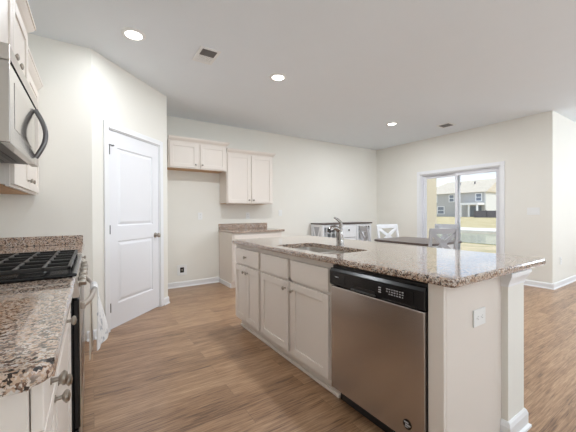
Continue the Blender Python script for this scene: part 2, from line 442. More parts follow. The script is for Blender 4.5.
# ------------------------------------------------------------ room dimensions
H = 2.749
XL, YP, XD, YD = -0.71, 3.377, 0.837, 4.216      # left wall, pantry wall, end of the diagonal
YB, XR, YR = 5.021, 5.92, 1.621                  # back wall, right wall, return wall
YREAR, XE = -3.5, 9.5
DY0, DY1, DZ = 2.325, 3.840, 2.00                  # sliding door opening

# ------------------------------------------------------------ setting
SHELL = [(XL-0.12, YREAR-0.12), (XE+0.12, YREAR-0.12), (XE+0.12, YR+0.12), (XR+0.14, YR+0.12), (XR+0.14, YB+0.12), (XL-0.12, YB+0.12)]
structure(MB().prism(SHELL, -0.1, 0, 'z').build('floor', 'floor'), 'wood look plank floor running under the whole kitchen', 'floor')
structure(MB().prism(SHELL, H, H+0.1, 'z').build('ceiling', 'ceiling'), 'smooth white ceiling', 'ceiling')
structure(MB().box(XL-0.12, XL, YREAR-0.12, YP, 0, H).build('wall_left', 'wall'), 'wall behind the range', 'wall')
structure(MB().prism([(XL-0.12, YP), (0, YP), (0, YP+0.1), (XL-0.12, YP+0.1)], 0, H).build('wall_pantry', 'wall'), 'pale wall at the end of the range counter', 'wall')
# diagonal pantry wall with the door opening; runs along (1,1)
DL, DR, DH = 0.205-0.012, 1.002+0.012, 2.058
Td = frame((0, YP, 0), 'd'); DLEN = XD*math.sqrt(2)
mb = MB(Td)
mb.box(0, DL, 0, H, -0.1, 0); mb.box(DR, DLEN, 0, H, -0.1, 0); mb.box(DL, DR, DH, H, -0.1, 0)
structure(mb.build('wall_diagonal', 'wall'), 'angled pantry wall holding the white door', 'wall')
structure(MB().box(XD-0.1, XD, YD, YB, 0, H).build('wall_pantry_side', 'wall'))
structure(MB().box(XD-0.1, XR+0.12, YB, YB+0.12, 0, H).build('wall_back', 'wall'), 'long pale wall behind the back cabinets', 'wall')
mb = MB()
mb.box(XR, XR+0.14, YR, DY0, 0, H); mb.box(XR, XR+0.14, DY1, YB, 0, H); mb.box(XR, XR+0.14, DY0, DY1, DZ, H)
structure(mb.build('wall_right', 'wall'), 'pale wall around the sliding glass door', 'wall')
structure(MB().box(XR+0.14, XE, YR, YR+0.12, 0, H).build('wall_return', 'wall'), 'wall turning away at the far right', 'wall')
# walls of the living area behind the camera, with windows
mb = MB(); xs = [XL-0.12]
for wx in (1.2, 3.6, 6.0):
    mb.box(xs[-1], wx-0.8, YREAR-0.12, YREAR, 0, H); mb.box(wx-0.8, wx+0.8, YREAR-0.12, YREAR, 0, 0.65); mb.box(wx-0.8, wx+0.8, YREAR-0.12, YREAR, 2.25, H)
    xs.append(wx+0.8)
mb.box(xs[-1], XE+0.12, YREAR-0.12, YREAR, 0, H)
structure(mb.build('wall_rear', 'wall'))
mb = MB()
mb.box(XE, XE+0.12, YREAR, -2.2, 0, H); mb.box(XE, XE+0.12, 0.2, YR+0.12, 0, H)
mb.box(XE, XE+0.12, -2.2, 0.2, 0, 0.65); mb.box(XE, XE+0.12, -2.2, 0.2, 2.25, H)
structure(mb.build('wall_east', 'wall'))
for i, (wx, wy, al, w) in enumerate(((1.2, YREAR, 'x', 0.8), (3.6, YREAR, 'x', 0.8), (6.0, YREAR, 'x', 0.8), (XE, -1.0, 'y', 1.2))):
    mb = MB(); g = MB()
    def bx(b, a0, a1, d0, d1, z0, z1):
        if al == 'x': b.box(wx+a0, wx+a1, wy-0.12+d0, wy-0.12+d1, z0, z1)
        else: b.box(wx+d0, wx+d1, wy+a0, wy+a1, z0, z1)
    for a0, a1, z0, z1 in ((-w, -w+0.05, 0.65, 2.25), (w-0.05, w, 0.65, 2.25), (-w, w, 0.65, 0.70), (-w, w, 2.20, 2.25), (-w, w, 1.43, 1.47), (-0.02, 0.02, 0.65, 2.25)):
        bx(mb, a0, a1, 0.02, 0.06, z0, z1)
    bx(g, -w+0.05, w-0.05, 0.035, 0.041, 0.70, 2.20)
    o = structure(mb.build('window_%d' % (i+1), 'vinyl'))
    g.build('pane', 'glass', o)

# baseboards
BASE = [(0, 0), (0.014, 0), (0.014, 0.072), (0.009, 0.086), (0, 0.09)]
def base_run(name, p0, p1, face, shoe=True):
    """baseboard on the floor from p0 to p1; face is its outward 2D normal"""
    p0 = Vector((*p0, 0)); p1 = Vector((*p1, 0)); n = Vector((*face, 0)).normalized()
    prof = BASE if not shoe else [(0, 0), (0.026, 0), (0.024, 0.010), (0.014, 0.018), (0.014, 0.072), (0.009, 0.086), (0, 0.09)]
    k = len(prof)
    vs = [p0 + n*a + Vector((0, 0, b)) for a, b in prof] + [p1 + n*a + Vector((0, 0, b)) for a, b in prof]
    fs = [tuple(range(k)), tuple(range(k, 2*k))[::-1]] + [(i, k+i, k+(i+1) % k, (i+1) % k) for i in range(k)]
    mb = MB(); mb._add(vs, fs)
    return structure(mb.build(name, 'trim'))
s2 = 1/math.sqrt(2)
base_run('baseboard_pantry', (-0.05, YP), (0.0, YP), (0, -1))
CL, CR = DL-0.062, DR+0.062
base_run('baseboard_diagonal_near', (0, YP), (CL*s2, YP+CL*s2), (1, -1))
base_run('baseboard_diagonal_far', (CR*s2, YP+CR*s2), (XD+0.005, YD+0.005), (1, -1))
base_run('baseboard_pantry_side', (XD, YD), (XD, YB), (1, 0))
base_run('baseboard_back_left', (XD+0.026, YB), (1.845, YB), (0, -1))
base_run('baseboard_back_right', (2.80, YB), (XR, YB), (0, -1))
base_run('baseboard_right_far', (XR, DY1+0.075), (XR, YB-0.026), (-1, 0))
base_run('baseboard_right_near', (XR, YR-0.020), (XR, DY0-0.075), (-1, 0))
base_run('baseboard_return', (XR-0.020, YR), (XE, YR), (0, -1))

# ------------------------------------------------------------ pantry door (door_1) with casing
mb = MB(Td)
W_ = 0.060
def casing_piece(b, x0, x1, y0, y1):
    b.box(x0, x1, y0, y1, 0, 0.016, 0.004, 2)
casing_piece(mb, CL, CL+W_, 0, DH+W_); casing_piece(mb, CR-W_, CR, 0, DH+W_); casing_piece(mb, CL+W_, CR-W_, DH, DH+W_)
mb.box(DL, DL+0.010, 0, DH, -0.1, 0.002); mb.box(DR-0.010, DR, 0, DH, -0.1, 0.002); mb.box(DL+0.01, DR-0.01, DH-0.010, DH, -0.1, 0.002)
structure(mb.build('trim_1', 'trim'), 'white casing around the pantry door', 'door trim')
dx0, dx1, dz0, dz1 = DL+0.0125, DR-0.0125, 0.014, DH-0.013
dw = dx1-dx0
def door_leaf():
    b = MB(Td); z1 = -0.006; z0 = z1-0.035; st = 0.115
    holes = [(dx0+st, dx1-st, 0.255, 0.905), (dx0+st, dx1-st, 1.065, 1.885)]
    b.box(dx0, dx0+st, dz0, dz1, z0, z1); b.box(dx1-st, dx1, dz0, dz1, z0, z1)
    b.box(dx0+st, dx1-st, dz0, holes[0][2], z0, z1); b.box(dx0+st, dx1-st, holes[0][3], holes[1][2], z0, z1); b.box(dx0+st, dx1-st, holes[1][3], dz1, z0, z1)
    for hx0, hx1, hy0, hy1 in holes:
        rings = []
        for ins, dep in ((0, 0), (0.006, -0.009), (0.016, -0.011), (0.040, -0.002), (0.044, -0.001)):
            rings.append([b.bm.verts.new(Td @ Vector(p)) for p in ((hx0+ins, hy0+ins, z1+dep), (hx1-ins, hy0+ins, z1+dep), (hx1-ins, hy1-ins, z1+dep), (hx0+ins, hy1-ins, z1+dep))])
        for i in range(len(rings)-1):
            for k in range(4): b.bm.faces.new((rings[i][k], rings[i][(k+1) % 4], rings[i+1][(k+1) % 4], rings[i+1][k]))
        b.bm.faces.new(rings[-1])
    return b
door = structure(door_leaf().build('door_1', 'door'), 'white two-panel pantry door in the angled wall', 'door')
kx = dx1-0.065
b = MB(Td).lathe((kx, 0.925, -0.006), (0, 0, 1), [(0.031, 0), (0.031, 0.004), (0.026, 0.008), (0.011, 0.011), (0.010, 0.030), (0.018, 0.034), (0.027, 0.042), (0.028, 0.052), (0.022, 0.061), (0.006, 0.066)], 20)
b.build('door_knob', 'nickel', door, True)
for hz in (0.235, 1.03, 1.84):
    b = MB(Td)
    b.tube([(dx0-0.001, hz-0.045, 0.004), (dx0-0.001, hz+0.045, 0.004)], 0.0065, 8)
    b.box(dx0-0.008, dx0+0.016, hz-0.044, hz+0.044, -0.006, -0.003)
    if hz > 1.5:
        b.tube([(dx0-0.020, hz+0.050, 0.012), (dx0+0.042, hz+0.050, 0.014)], 0.006, 8)
        b.lathe((dx0+0.038, hz+0.050, 0.014), (0, 0, -1), [(0.008, -0.008), (0.008, 0.014)], 10)
    b.build('hinge', 'dark_steel', door)

# ------------------------------------------------------------ sliding glass door (door_2)
mb = MB()
cw = 0.068
mb.box(XR-0.016, XR, DY0-cw, DY0, 0, DZ+cw, 0.004, 2); mb.box(XR-0.016, XR, DY1, DY1+cw, 0, DZ+cw, 0.004, 2); mb.box(XR-0.016, XR, DY0, DY1, DZ, DZ+cw, 0.004, 2)
mb.box(XR, XR+0.14, DY0-0.001, DY0+0.014, 0, DZ); mb.box(XR, XR+0.14, DY1-0.014, DY1+0.001, 0, DZ); mb.box(XR, XR+0.14, DY0, DY1, DZ-0.014, DZ+0.001)
structure(mb.build('trim_2', 'trim'), 'white casing around the sliding glass door', 'door trim')
def sash(y0, y1, x, name, st=0.050):
    b = MB(); z0, z1 = 0.05, DZ-0.035
    b.box(x, x+0.035, y0, y0+st, z0, z1, 0.003); b.box(x, x+0.035, y1-st, y1, z0, z1, 0.003)
    b.box(x, x+0.035, y0+st, y1-st, z0, z0+0.09, 0.003); b.box(x, x+0.035, y0+st, y1-st, z1-0.055, z1, 0.003)
    return b, MB().box(x+0.014, x+0.020, y0+st-0.005, y1-st+0.005, z0+0.085, z1-0.05)
mb = MB()
mb.box(XR+0.03, XR+0.13, DY0+0.014, DY0+0.034, 0, DZ-0.014); mb.box(XR+0.03, XR+0.13, DY1-0.034, DY1-0.014, 0, DZ-0.014)
mb.box(XR+0.03, XR+0.13, DY0+0.034, DY1-0.034, DZ-0.034, DZ-0.014); mb.box(XR+0.03, XR+0.13, DY0+0.034, DY1-0.034, 0, 0.045)
slider = structure(mb.build('door_2', 'vinyl'), 'white framed two-panel sliding glass door', 'sliding door')
ym = 3.09
f1, g1 = sash(DY0+0.034, ym+0.035, XR+0.045, 'a'); f2, g2 = sash(ym-0.035, DY1-0.034, XR+0.085, 'b')
p1 = f1.build('sash', 'vinyl', slider); g1.build('pane', 'glass', p1)
p2 = f2.build('sash', 'vinyl', slider); g2.build('pane', 'glass', p2)
MB().box(XR+0.010, XR+0.020, ym-0.03, ym+0.03, DZ-0.012, DZ+0.012, 0.003).build('latch', 'nickel', slider)

# ------------------------------------------------------------ ISLAND
IX0, IX1, IY0, IY1, CT = 1.2246, 2.256, 0.643, 2.971, 0.914     # worktop outline
FX = 1.27       # face frame plane; doors stand 2 cm proud of it
SX0, SX1, SY0, SY1 = 1.315, 1.700, 1.500, 2.215                 # sink cut-out
def worktop_with_hole():
    me_t = 0.038
    out = []
    def rr(x0, x1, y0, y1, r, n=6):
        pts = []
        for cx, cy, a0 in ((x1-r, y1-r, 0), (x0+r, y1-r, 90), (x0+r, y0+r, 180), (x1-r, y0+r, 270)):
            for k in range(n+1):
                a = R(a0 + 90*k/n); pts.append((cx+r*math.cos(a), cy+r*math.sin(a)))
        return pts
    o = rr(IX0, IX1, IY0, IY1, 0.03); i = rr(SX0, SX1, SY0, SY1, 0.05)
    b = MB(); bm = b.bm
    rb = 0.010
    rings = []
    for ins, z in ((rb, CT), (0.003, CT-0.003), (0, CT-rb), (0, CT-me_t+rb), (0.003, CT-me_t+0.003), (rb, CT-me_t)):
        rings.append([bm.verts.new((*p, z)) for p in rr(IX0+ins, IX1-ins, IY0+ins, IY1-ins, 0.03-ins*0.8)])
    n = len(rings[0])
    for q in range(len(rings)-1):
        for k in range(n): bm.faces.new((rings[q][k], rings[q][(k+1) % n], rings[q+1][(k+1) % n], rings[q+1][k]))
    it = [bm.verts.new((*p, CT)) for p in i]; ib = [bm.verts.new((*p, CT-me_t)) for p in i]
    for k in range(n): bm.faces.new((it[k], it[(k+1) % n], ib[(k+1) % n], ib[k]))
    for k in range(n):
        bm.faces.new((rings[0][k], rings[0][(k+1) % n], it[(k+1) % n], it[k]))
        bm.faces.new((rings[-1][k], rings[-1][(k+1) % n], ib[(k+1) % n], ib[k]))
    return b
wt = worktop_with_hole().build('worktop', 'granite', loc=(1.74, 1.8, CT))
tag(wt, 'long polished speckled granite worktop on the island with a sink cut-out', 'countertop')

ZB = 0.876      # top of the base cabinets
def base_body(mb, x0, x1, y0, y1, kick=(0.075, 0.10), face='-x', hollow=True):
    t = 0.018
    zk = kick[1]
    if face == '-x':
        mb.box(x0+0.019, x1, y0, y0+t, zk, ZB); mb.box(x0+0.019, x1, y1-t, y1, zk, ZB)
        mb.box(x0+0.019, x1-0.012, y0+t, y1-t, zk, zk+t); mb.box(x1-0.012, x1, y0+t, y1-t, zk, ZB)
        mb.box(x0+kick[0]+0.012, x1, y0, y0+t, 0, zk); mb.box(x0+kick[0]+0.012, x1, y1-t, y1, 0, zk)
    return mb
def island_cabinet(name, label, y0, y1, drawers, doors, knobs_dr, knobs_do):
    t = thing(name, label, 'cabinet', (FX, (y0+y1)/2, 0), 'island base cabinets')
    base_body(MB(), FX, 1.855, y0, y1).build('body', 'cabinet', t)
    # face frame
    f = MB(); s = 0.036
    f.box(FX, FX+0.019, y0, y0+s, 0.10, ZB); f.box(FX, FX+0.019, y1-s, y1, 0.10, ZB)
    f.box(FX, FX+0.019, y0+s, y1-s, ZB-0.04, ZB); f.box(FX, FX+0.019, y0+s, y1-s, 0.10, 0.14); f.box(FX, FX+0.019, y0+s, y1-s, 0.665, 0.70)
    for m_ in [(a[1]+b_[0])/2 for a, b_ in zip(drawers, drawers[1:])]:
        f.box(FX, FX+0.019, m_-0.025, m_+0.025, 0.14, ZB-0.04)
    f.build('face_frame', 'cabinet', t)
    k = MB(); k.box(FX+0.060, FX+0.073, y0, y1, 0.0, 0.10); k.build('toe_kick', 'cabinet', t)
    MB().prism([(FX+0.060, 0), (FX+0.044, 0), (FX+0.046, 0.012), (FX+0.054, 0.018), (FX+0.060, 0.019)], y0, y1, 'y').build('toe_molding', 'cabinet', t)
    for (a, b_), kn in zip(drawers, knobs_dr):
        T = frame((FX, b_, 0.685), '-x'); d = slab(T, b_-a, 0.150).build('drawer', 'cabinet', t)
        if kn: knob(T, (b_-a)/2, 0.075, d)
    for (a, b_), kn in zip(doors, knobs_do):
        T = frame((FX, b_, 0.125), '-x'); d = shaker(T, b_-a, 0.540, rail=min(0.055, (b_-a)*0.24)).build('door', 'cabinet', t)
        knob(T, (0.030 if kn == 'l' else b_-a-0.030), 0.485, d)
    return t
island_cabinet('base_cabinet', 'narrow island cabinet with one drawer over two slim doors, at the far end', 2.385, 2.945,
               [(2.405, 2.925)], [(2.668, 2.925), (2.405, 2.662)], [True], ['r', 'l'])
island_cabinet('sink_cabinet', 'wide island sink cabinet with two doors, beside the steel dishwasher', 1.425, 2.385,
               [(1.450, 1.880), (1.925, 2.360)][::-1], [(1.925, 2.360), (1.450, 1.880)], [False, False], ['r', 'l'])
# double-bowl undermount sink
def bowl(b, x0, x1, y0, y1, zt, zb, t=0.004):
    bm = b.bm
    def rr(x0, x1, y0, y1, r, z, n=4):
        pts = []
        for cx, cy, a0 in ((x1-r, y1-r, 0), (x0+r, y1-r, 90), (x0+r, y0+r, 180), (x1-r, y0+r, 270)):
            for k in range(n+1):
                a = R(a0 + 90*k/n); pts.append((cx+r*math.cos(a), cy+r*math.sin(a), z))
        return pts
    def ring(ins, z, r): return [bm.verts.new(p) for p in rr(x0+ins, x1-ins, y0+ins, y1-ins, r, z)]
    seq = [ring(t, zb-t+0.004, 0.03), ring(0, zb+0.02, 0.05), ring(0, zt, 0.05), ring(-0.012, zt, 0.055), ring(-0.012, zt+0.002, 0.055), ring(0.003, zt+0.002, 0.048), ring(0.006, zb+0.03, 0.045), ring(0.03, zb+0.004, 0.03)]
    n = len(seq[0])
    for q in range(len(seq)-1):
        for k in range(n): bm.faces.new((seq[q][k], seq[q][(k+1) % n], seq[q+1][(k+1) % n], seq[q+1][k]))
    bm.faces.new(seq[0][::-1]); bm.faces.new(seq[-1])
sink = thing('kitchen_sink', 'undermount stainless double-bowl sink sunk into the island worktop', 'sink', (1.51, 1.86, 0.70))
ymid = 1.835
for y0, y1 in ((SY0+0.006, ymid-0.012), (ymid+0.012, SY1-0.006)):
    b = MB(); bowl(b, SX0+0.006, SX1-0.006, y0, y1, CT-0.0415, 0.70); bo = b.build('bowl', 'sink', sink, True)
    MB().lathe(((SX0+SX1)/2, (y0+y1)/2, 0.7035), (0, 0, 1), [(0.045, 0), (0.045, 0.003), (0.036, 0.004), (0.030, 0.0015), (0.001, 0.001)], 20).build('drain', 'chrome', bo, True)
# faucet
fx, fy = 1.750, 1.875
fau = thing('kitchen_faucet', 'chrome single-lever faucet standing behind the island sink', 'faucet', (fx, fy, CT))
MB().lathe((fx, fy, CT), (0, 0, 1), [(0.036, 0.0005), (0.036, 0.004), (0.031, 0.010), (0.030, 0.05), (0.027, 0.10), (0.026, 0.140), (0.020, 0.154), (0.001, 0.158)], 24).build('faucet_body', 'chrome', fau, True)
sp = [(fx, fy, CT+0.118), (fx-0.03, fy+0.002, CT+0.142), (fx-0.06, fy+0.004, CT+0.152), (fx-0.085, fy+0.006, CT+0.148), (fx-0.108, fy+0.008, CT+0.132)]
MB().tube(sp, [0.020, 0.021, 0.022, 0.022, 0.021], 14).build('spout', 'chrome', fau, True)
MB().tube([(fx-0.1082, fy+0.008, CT+0.1318), (fx-0.118, fy+0.009, CT+0.118)], [0.0185, 0.017], 14).build('spray_head', 'black_matte', fau, True)
MB().tube([(fx, fy, CT+0.140), (fx+0.010, fy-0.004, CT+0.166), (fx+0.004, fy-0.002, CT+0.196), (fx-0.020, fy+0.008, CT+0.222), (fx-0.050, fy+0.018, CT+0.236)],
          [0.022, 0.018, 0.013, 0.010, 0.007], 12).build('lever', 'chrome', fau, True)

# dishwasher
DWY0, DWY1 = 0.778, 1.412
dwt = thing('dishwasher', 'stainless dishwasher with black control panel set in the island', 'dishwasher', (FX, 1.1, 0))
MB().box(FX+0.015, 1.82, DWY0+0.004, DWY1-0.004, 0.10, 0.868).build('tub', 'black', dwt)
MB().box(FX+0.05, FX+0.062, DWY0, DWY1, 0.0, 0.098).build('toe_panel', 'black_matte', dwt)
MB().box(FX-0.035, FX+0.013, DWY0+0.004, DWY1-0.004, 0.112, 0.742, 0.006, 2).build('door_panel', 'steel_v', dwt)
cp = MB()
cp.prism([(FX+0.013, 0.746), (FX-0.030, 0.746), (FX-0.040, 0.756), (FX-0.040, 0.835), (FX-0.028, 0.850), (FX+0.013, 0.850)], DWY0+0.002, DWY1-0.002, 'y')
cp = cp.build('control_panel', 'black', dwt)
MB().box(FX-0.016, FX+0.012, DWY0+0.004, DWY1-0.004, 0.8505, 0.866, 0.002).build('vent_strip', 'black_matte', dwt)
# raised fascia, pocket handle and printed marks on the control panel
MB().box(FX-0.0425, FX-0.0402, DWY0+0.055, DWY0+0.262, 0.768, 0.822, 0.0005).build('display', 'black', cp)
MB().box(FX-0.0425, FX-0.0402, DWY1-0.135, DWY1-0.02, 0.768, 0.822, 0.0005).build('badge_plate', 'black', cp)
ph = MB(); ph.box(FX-0.052, FX-0.0402, DWY0+0.27, DWY1-0.19, 0.752, 0.760, 0.003); ph.box(FX-0.0412, FX-0.0402, DWY0+0.28, DWY1-0.2, 0.761, 0.776)
ph.build('pocket_handle', 'black_matte', cp)
def dash(mk, y, z, w, h): mk.box(FX-0.0432, FX-0.0424, y-w/2, y+w/2, z-h/2, z+h/2)
mk = MB(); dash(mk, DWY1-0.068, 0.803, 0.030, 0.006); mk.build('maker_lettering', 'mark', cp); mk = MB()
for r_ in range(3):
    for c_ in range(7 - (r_ == 0)):
        dash(mk, DWY0+0.110 + c_*0.015, 0.784+0.012*r_, 0.009 if (r_+c_) % 3 else 0.005, 0.005)
mk.build('button_lettering', 'mark', cp); mk = MB()
for z in (0.806, 0.794, 0.783): dash(mk, DWY0+0.245, z, 0.016, 0.005)
mk.build('indicator_marks', 'mark', cp)
bd = MB().lathe((FX-0.0352, DWY0+0.092, 0.190), (-1, 0, 0), [(0.023, 0), (0.023, 0.0015), (0.001, 0.0018)], 24).build('round_badge', 'black', dwt)
st = MB()
for dy, dz, w, h in ((0.004, 0.009, 0.024, 0.006), (-0.004, -0.002, 0.026, 0.006), (0.003, -0.012, 0.018, 0.004)):
    st.box(FX-0.0376, FX-0.0369, DWY0+0.092+dy-w/2, DWY0+0.092+dy+w/2, 0.190+dz-h/2, 0.190+dz+h/2)
st.build('badge_stripes', 'mark', bd)

# island end: filler stile, flat end panel, half wall with a trimmed end post
iw = thing('island_half_wall', 'painted half wall and trimmed end post carrying the island worktop', 'half wall', (1.9, 0.68, 0))
MB().box(1.862, 2.0, 0.80, 2.93, 0, 0.875).build('wall_core', 'wall', iw)
MB().box(FX-0.02, FX, 0.703, 0.774, 0.10, 0.875, 0.0015).build('filler_stile', 'cabinet', iw)
MB().box(FX+0.001, 1.80, 0.703, 0.722, 0.0, 0.875).build('end_panel', 'cabinet', iw)
MB().box(1.80, 2.0, 0.672, 0.80, 0, 0.875).build('post', 'wall', iw)
b = MB()
def ring_mould(b, prof, x0, x1, y0, y1):
    n = len(prof); rings = []
    for p, z in prof:
        rings.append([b.bm.verts.new(v) for v in ((x0-p, y1, z), (x0-p, y0-p, z), (x1+p, y0-p, z), (x1+p, y1, z))])
    for i in range(n):
        for k in range(3):
            b.bm.faces.new((rings[i][k], rings[i][k+1], rings[(i+1) % n][k+1], rings[(i+1) % n][k]))
    b.bm.faces.new([r_[0] for r_ in rings]); b.bm.faces.new([r_[3] for r_ in rings][::-1])
ring_mould(b, [(0, 0.800), (0.003, 0.800), (0.004, 0.812), (0.010, 0.826), (0.022, 0.848), (0.024, 0.856), (0.028, 0.858), (0.028, 0.8755), (0, 0.8755)], 1.80, 2.0, 0.672, 0.80)
b.build('capital_molding', 'trim', iw)
b = MB(); ring_mould(b, [(0, 0), (0.028, 0), (0.027, 0.012), (0.016, 0.020), (0.016, 0.075), (0.010, 0.092), (0.004, 0.100), (0, 0.100)], 1.80, 2.0, 0.672, 0.80)
b.build('base_molding', 'trim', iw)

# ------------------------------------------------------------ wall plates
def plate(kind, label, origin, face, w, h, marks, cat, group):
    T = frame(origin, face)
    t = thing(kind, label, cat, origin, group)
    MB(T).box(-w/2, w/2, -h/2, h/2, 0, 0.006, 0.002, 2).build('cover_plate', 'plate', t)
    for half in ((marks[:3], marks[3:]) if kind == 'power_outlet' else [[m_] for m_ in marks]):
        b = MB(T)
        for x, y, ww, hh, d in half: b.box(x-ww/2, x+ww/2, y-hh/2, y+hh/2, 0.0055, 0.0062+d, 0.0006)
        b.build('toggle' if kind == 'light_switch' else 'socket', 'plate' if kind == 'light_switch' else 'slot', t)
    return t
OUT_V = [(-0.006, 0.024, 0.003, 0.009, 0), (0.006, 0.024, 0.003, 0.009, 0), (0, 0.013, 0.005, 0.005, 0), (-0.006, -0.018, 0.003, 0.009, 0), (0.006, -0.018, 0.003, 0.009, 0), (0, -0.029, 0.005, 0.005, 0)]
OUT_H = [(y, x, h, w, d) for x, y, w, h, d in OUT_V]
plate('power_outlet', 'white outlet on the flat end panel of the island', (1.555, 0.7025, 0.684), '-y', 0.115, 0.080, OUT_H, 'outlet', 'white wall outlets')
plate('power_outlet', 'white outlet on the back wall inside the empty fridge bay', (1.515, YB-0.0005, 1.150), '-y', 0.075, 0.118, OUT_V, 'outlet', 'white wall outlets')
plate('power_outlet', 'white outlet above the granite backsplash of the back counter', (2.395, YB-0.0005, 1.150), '-y', 0.075, 0.118, OUT_V, 'outlet', 'white wall outlets')
plate('light_switch', 'white switch plate on the back wall right of the back counter', (3.10, YB-0.0005, 1.20), '-y', 0.075, 0.118, [(0, 0, 0.030, 0.064, 0.003)], 'switch', 'white switch plates')
plate('light_switch', 'wide white three-gang switch plate right of the sliding door', (XR-0.0005, 1.86, 1.205), '-x', 0.165, 0.118, [(-0.046, 0, 0.030, 0.064, 0.003), (0, 0, 0.030, 0.064, 0.003), (0.046, 0, 0.030, 0.064, 0.003)], 'switch', 'white switch plates')
plate('power_outlet', 'low white outlet on the wall turning away at far right', (6.28, YR-0.0005, 0.41), '-y', 0.075, 0.118, OUT_V, 'outlet', 'white wall outlets')
# recessed water box low in the fridge bay
T = frame((1.215, YB-0.0005, 0.275), '-y')
wb = thing('water_supply_box', 'low white recessed water box with dark opening in the fridge bay', 'water box', (1.215, YB, 0.275))
b = MB(T)
for x0, x1, y0, y1 in ((-0.075, -0.030, -0.085, 0.085), (0.030, 0.075, -0.085, 0.085), (-0.030, 0.030, 0.042, 0.085), (-0.030, 0.030, -0.085, -0.042)):
    b.box(x0, x1, y0, y1, 0, 0.008, 0.002)
b.build('surround', 'plate', wb)
MB(T).box(-0.030, 0.030, -0.042, 0.042, 0, 0.002).build('recess', 'dark', wb)
MB(T).lathe((0.0, -0.02, 0.002), (0, 1, 0), [(0.008, 0), (0.008, 0.030), (0.014, 0.031), (0.014, 0.038), (0.002, 0.039)], 10).build('valve', 'nickel', wb, True)

# ------------------------------------------------------------ BACK WALL CABINETS
def wall_cabinet_back(name, label, x0, x1, yf, z0, z1, doors, kz, crown_ends, group):
    t = thing(name, label, 'cabinet', ((x0+x1)/2, yf, z0), group)
    MB().box(x0, x1, yf+0.02, YB-0.002, z0+0.012, z1).build('body', 'cabinet', t)
    MB().box(x0+0.016, x1-0.016, yf+0.040, YB-0.004, z0+0.004, z0+0.0115).build('underside', 'wood_under', t)
    f = MB()
    s = 0.035
    f.box(x0, x0+s, yf, yf+0.0195, z0, z1); f.box(x1-s, x1, yf, yf+0.0195, z0, z1); f.box(x0+s, x1-s, yf, yf+0.0195, z1-0.04, z1); f.box(x0+s, x1-s, yf, yf+0.0195, z0, z0+0.035)
    xm = (x0+x1)/2; f.box(xm-0.03, xm+0.03, yf, yf+0.0195, z0+0.035, z1-0.04)
    f.build('face_frame', 'cabinet', t)
    c = MB(); crown(c, x0, x1, yf, YB-0.002, z1-0.02, '-y', ends=crown_ends); c.build('crown_molding', 'cabinet', t)
    for a, b_, kn in doors:
        T = frame((a, yf, z0+0.015), '-y'); hh = z1-0.030-(z0+0.015)
        d = shaker(T, b_-a, hh).build('door', 'cabinet', t)
        knob(T, 0.03 if kn == 'l' else b_-a-0.03, kz, d)
    return t
wall_cabinet_back('wall_cabinet', 'short wall cabinet with two doors over the empty fridge bay', 0.945, 1.855, 4.69, 1.885, 2.300,
                  [(0.962, 1.378, 'r'), (1.420, 1.838, 'l')], 0.05, (False, True), 'wall cabinets')
wall_cabinet_back('wall_cabinet', 'tall two-door wall cabinet over the back counter', 1.858, 2.735, 4.69, 1.355, 2.215,
                  [(1.874, 2.284, 'r'), (2.310, 2.719, 'l')], 0.05, (False, True), 'wall cabinets')
# base cabinet below the back counter
BX0, BX1, BYF = 1.845, 2.755, 4.405
bc = thing('base_cabinet', 'base cabinet below the back counter, beside the fridge bay', 'cabinet', (2.3, BYF, 0), 'back wall base cabinet')
b = MB()
b.box(BX0, BX1, BYF+0.02, YB-0.002, 0.10, ZB); b.box(BX0, BX1, BYF+0.075, YB-0.002, 0, 0.10)
b.build('body', 'cabinet', bc)
for z0_, h_ in ((0.70, 0.15),):
    T = frame((BX0+0.02, BYF+0.02, z0_), '-y'); d = slab(T, BX1-BX0-0.04, h_).build('drawer', 'cabinet', bc); knob(T, (BX1-BX0-0.04)/2, h_/2, d)
for x0, kn in ((BX0+0.02, 'r'), ((BX0+BX1)/2+0.004, 'l')):
    T = frame((x0, BYF+0.02, 0.125), '-y'); ww = (BX1-BX0)/2-0.024
    d = shaker(T, ww, 0.555).build('door', 'cabinet', bc); knob(T, 0.03 if kn == 'l' else ww-0.03, 0.505, d)
MB().box(BX0-0.012, BX0, BYF+0.08, YB-0.028, 0, 0.07).build('base_molding', 'trim', bc)
ct = MB().box(BX0-0.012, 2.80, BYF-0.02, YB-0.001, ZB+0.001, CT, 0.006, 2).build('countertop', 'granite', loc=(2.3, 4.7, CT))
tag(ct, 'small granite counter on the back wall under the tall wall cabinet', 'countertop')
MB().box(BX0-0.012, 2.795, YB-0.021, YB-0.001, CT+0.0005, 1.012, 0.003).build('backsplash', 'granite_honed', ct)

# ------------------------------------------------------------ LEFT RUN
CX = -0.0625
RY0, RY1 = 1.600, 2.360
LF = -0.100                                  # face frame plane; doors at -0.08
# near countertop with a rounded corner
def left_top(y0, y1, round_near):
    pts = [(XL+0.001, y0)]
    r = 0.035 if round_near else 0.004
    for k in range(7):
        a = R(-90 + 90*k/6); pts.append((CX-r+r*math.cos(a), y0+r+r*math.sin(a)))
    pts += [(CX, y1), (XL+0.001, y1)]
    return pts
def bullnose_slab(pts, z0, z1, rb=0.015):
    b = MB(); b.prism(pts, z0, z1, 'z')
    b.bm.edges.ensure_lookup_table()
    es = [e for e in b.bm.edges if abs(e.verts[0].co.z-e.verts[1].co.z) < 1e-6 and max(v.co.x for v in e.verts) > XL+0.01 and not (abs(e.verts[0].co.y-e.verts[1].co.y) < 1e-6 and e.verts[0].co.y > 1.0)]
    bmesh.ops.bevel(b.bm, geom=es, offset=rb, segments=4, affect='EDGES', profile=0.5)
    return b
nt_ = bullnose_slab(left_top(0.688, RY0-0.003, True), ZB+0.001, CT).build('countertop', 'granite', loc=(-0.38, 1.1, CT))
tag(nt_, 'granite counter with rounded corner in front of the gas range', 'countertop')
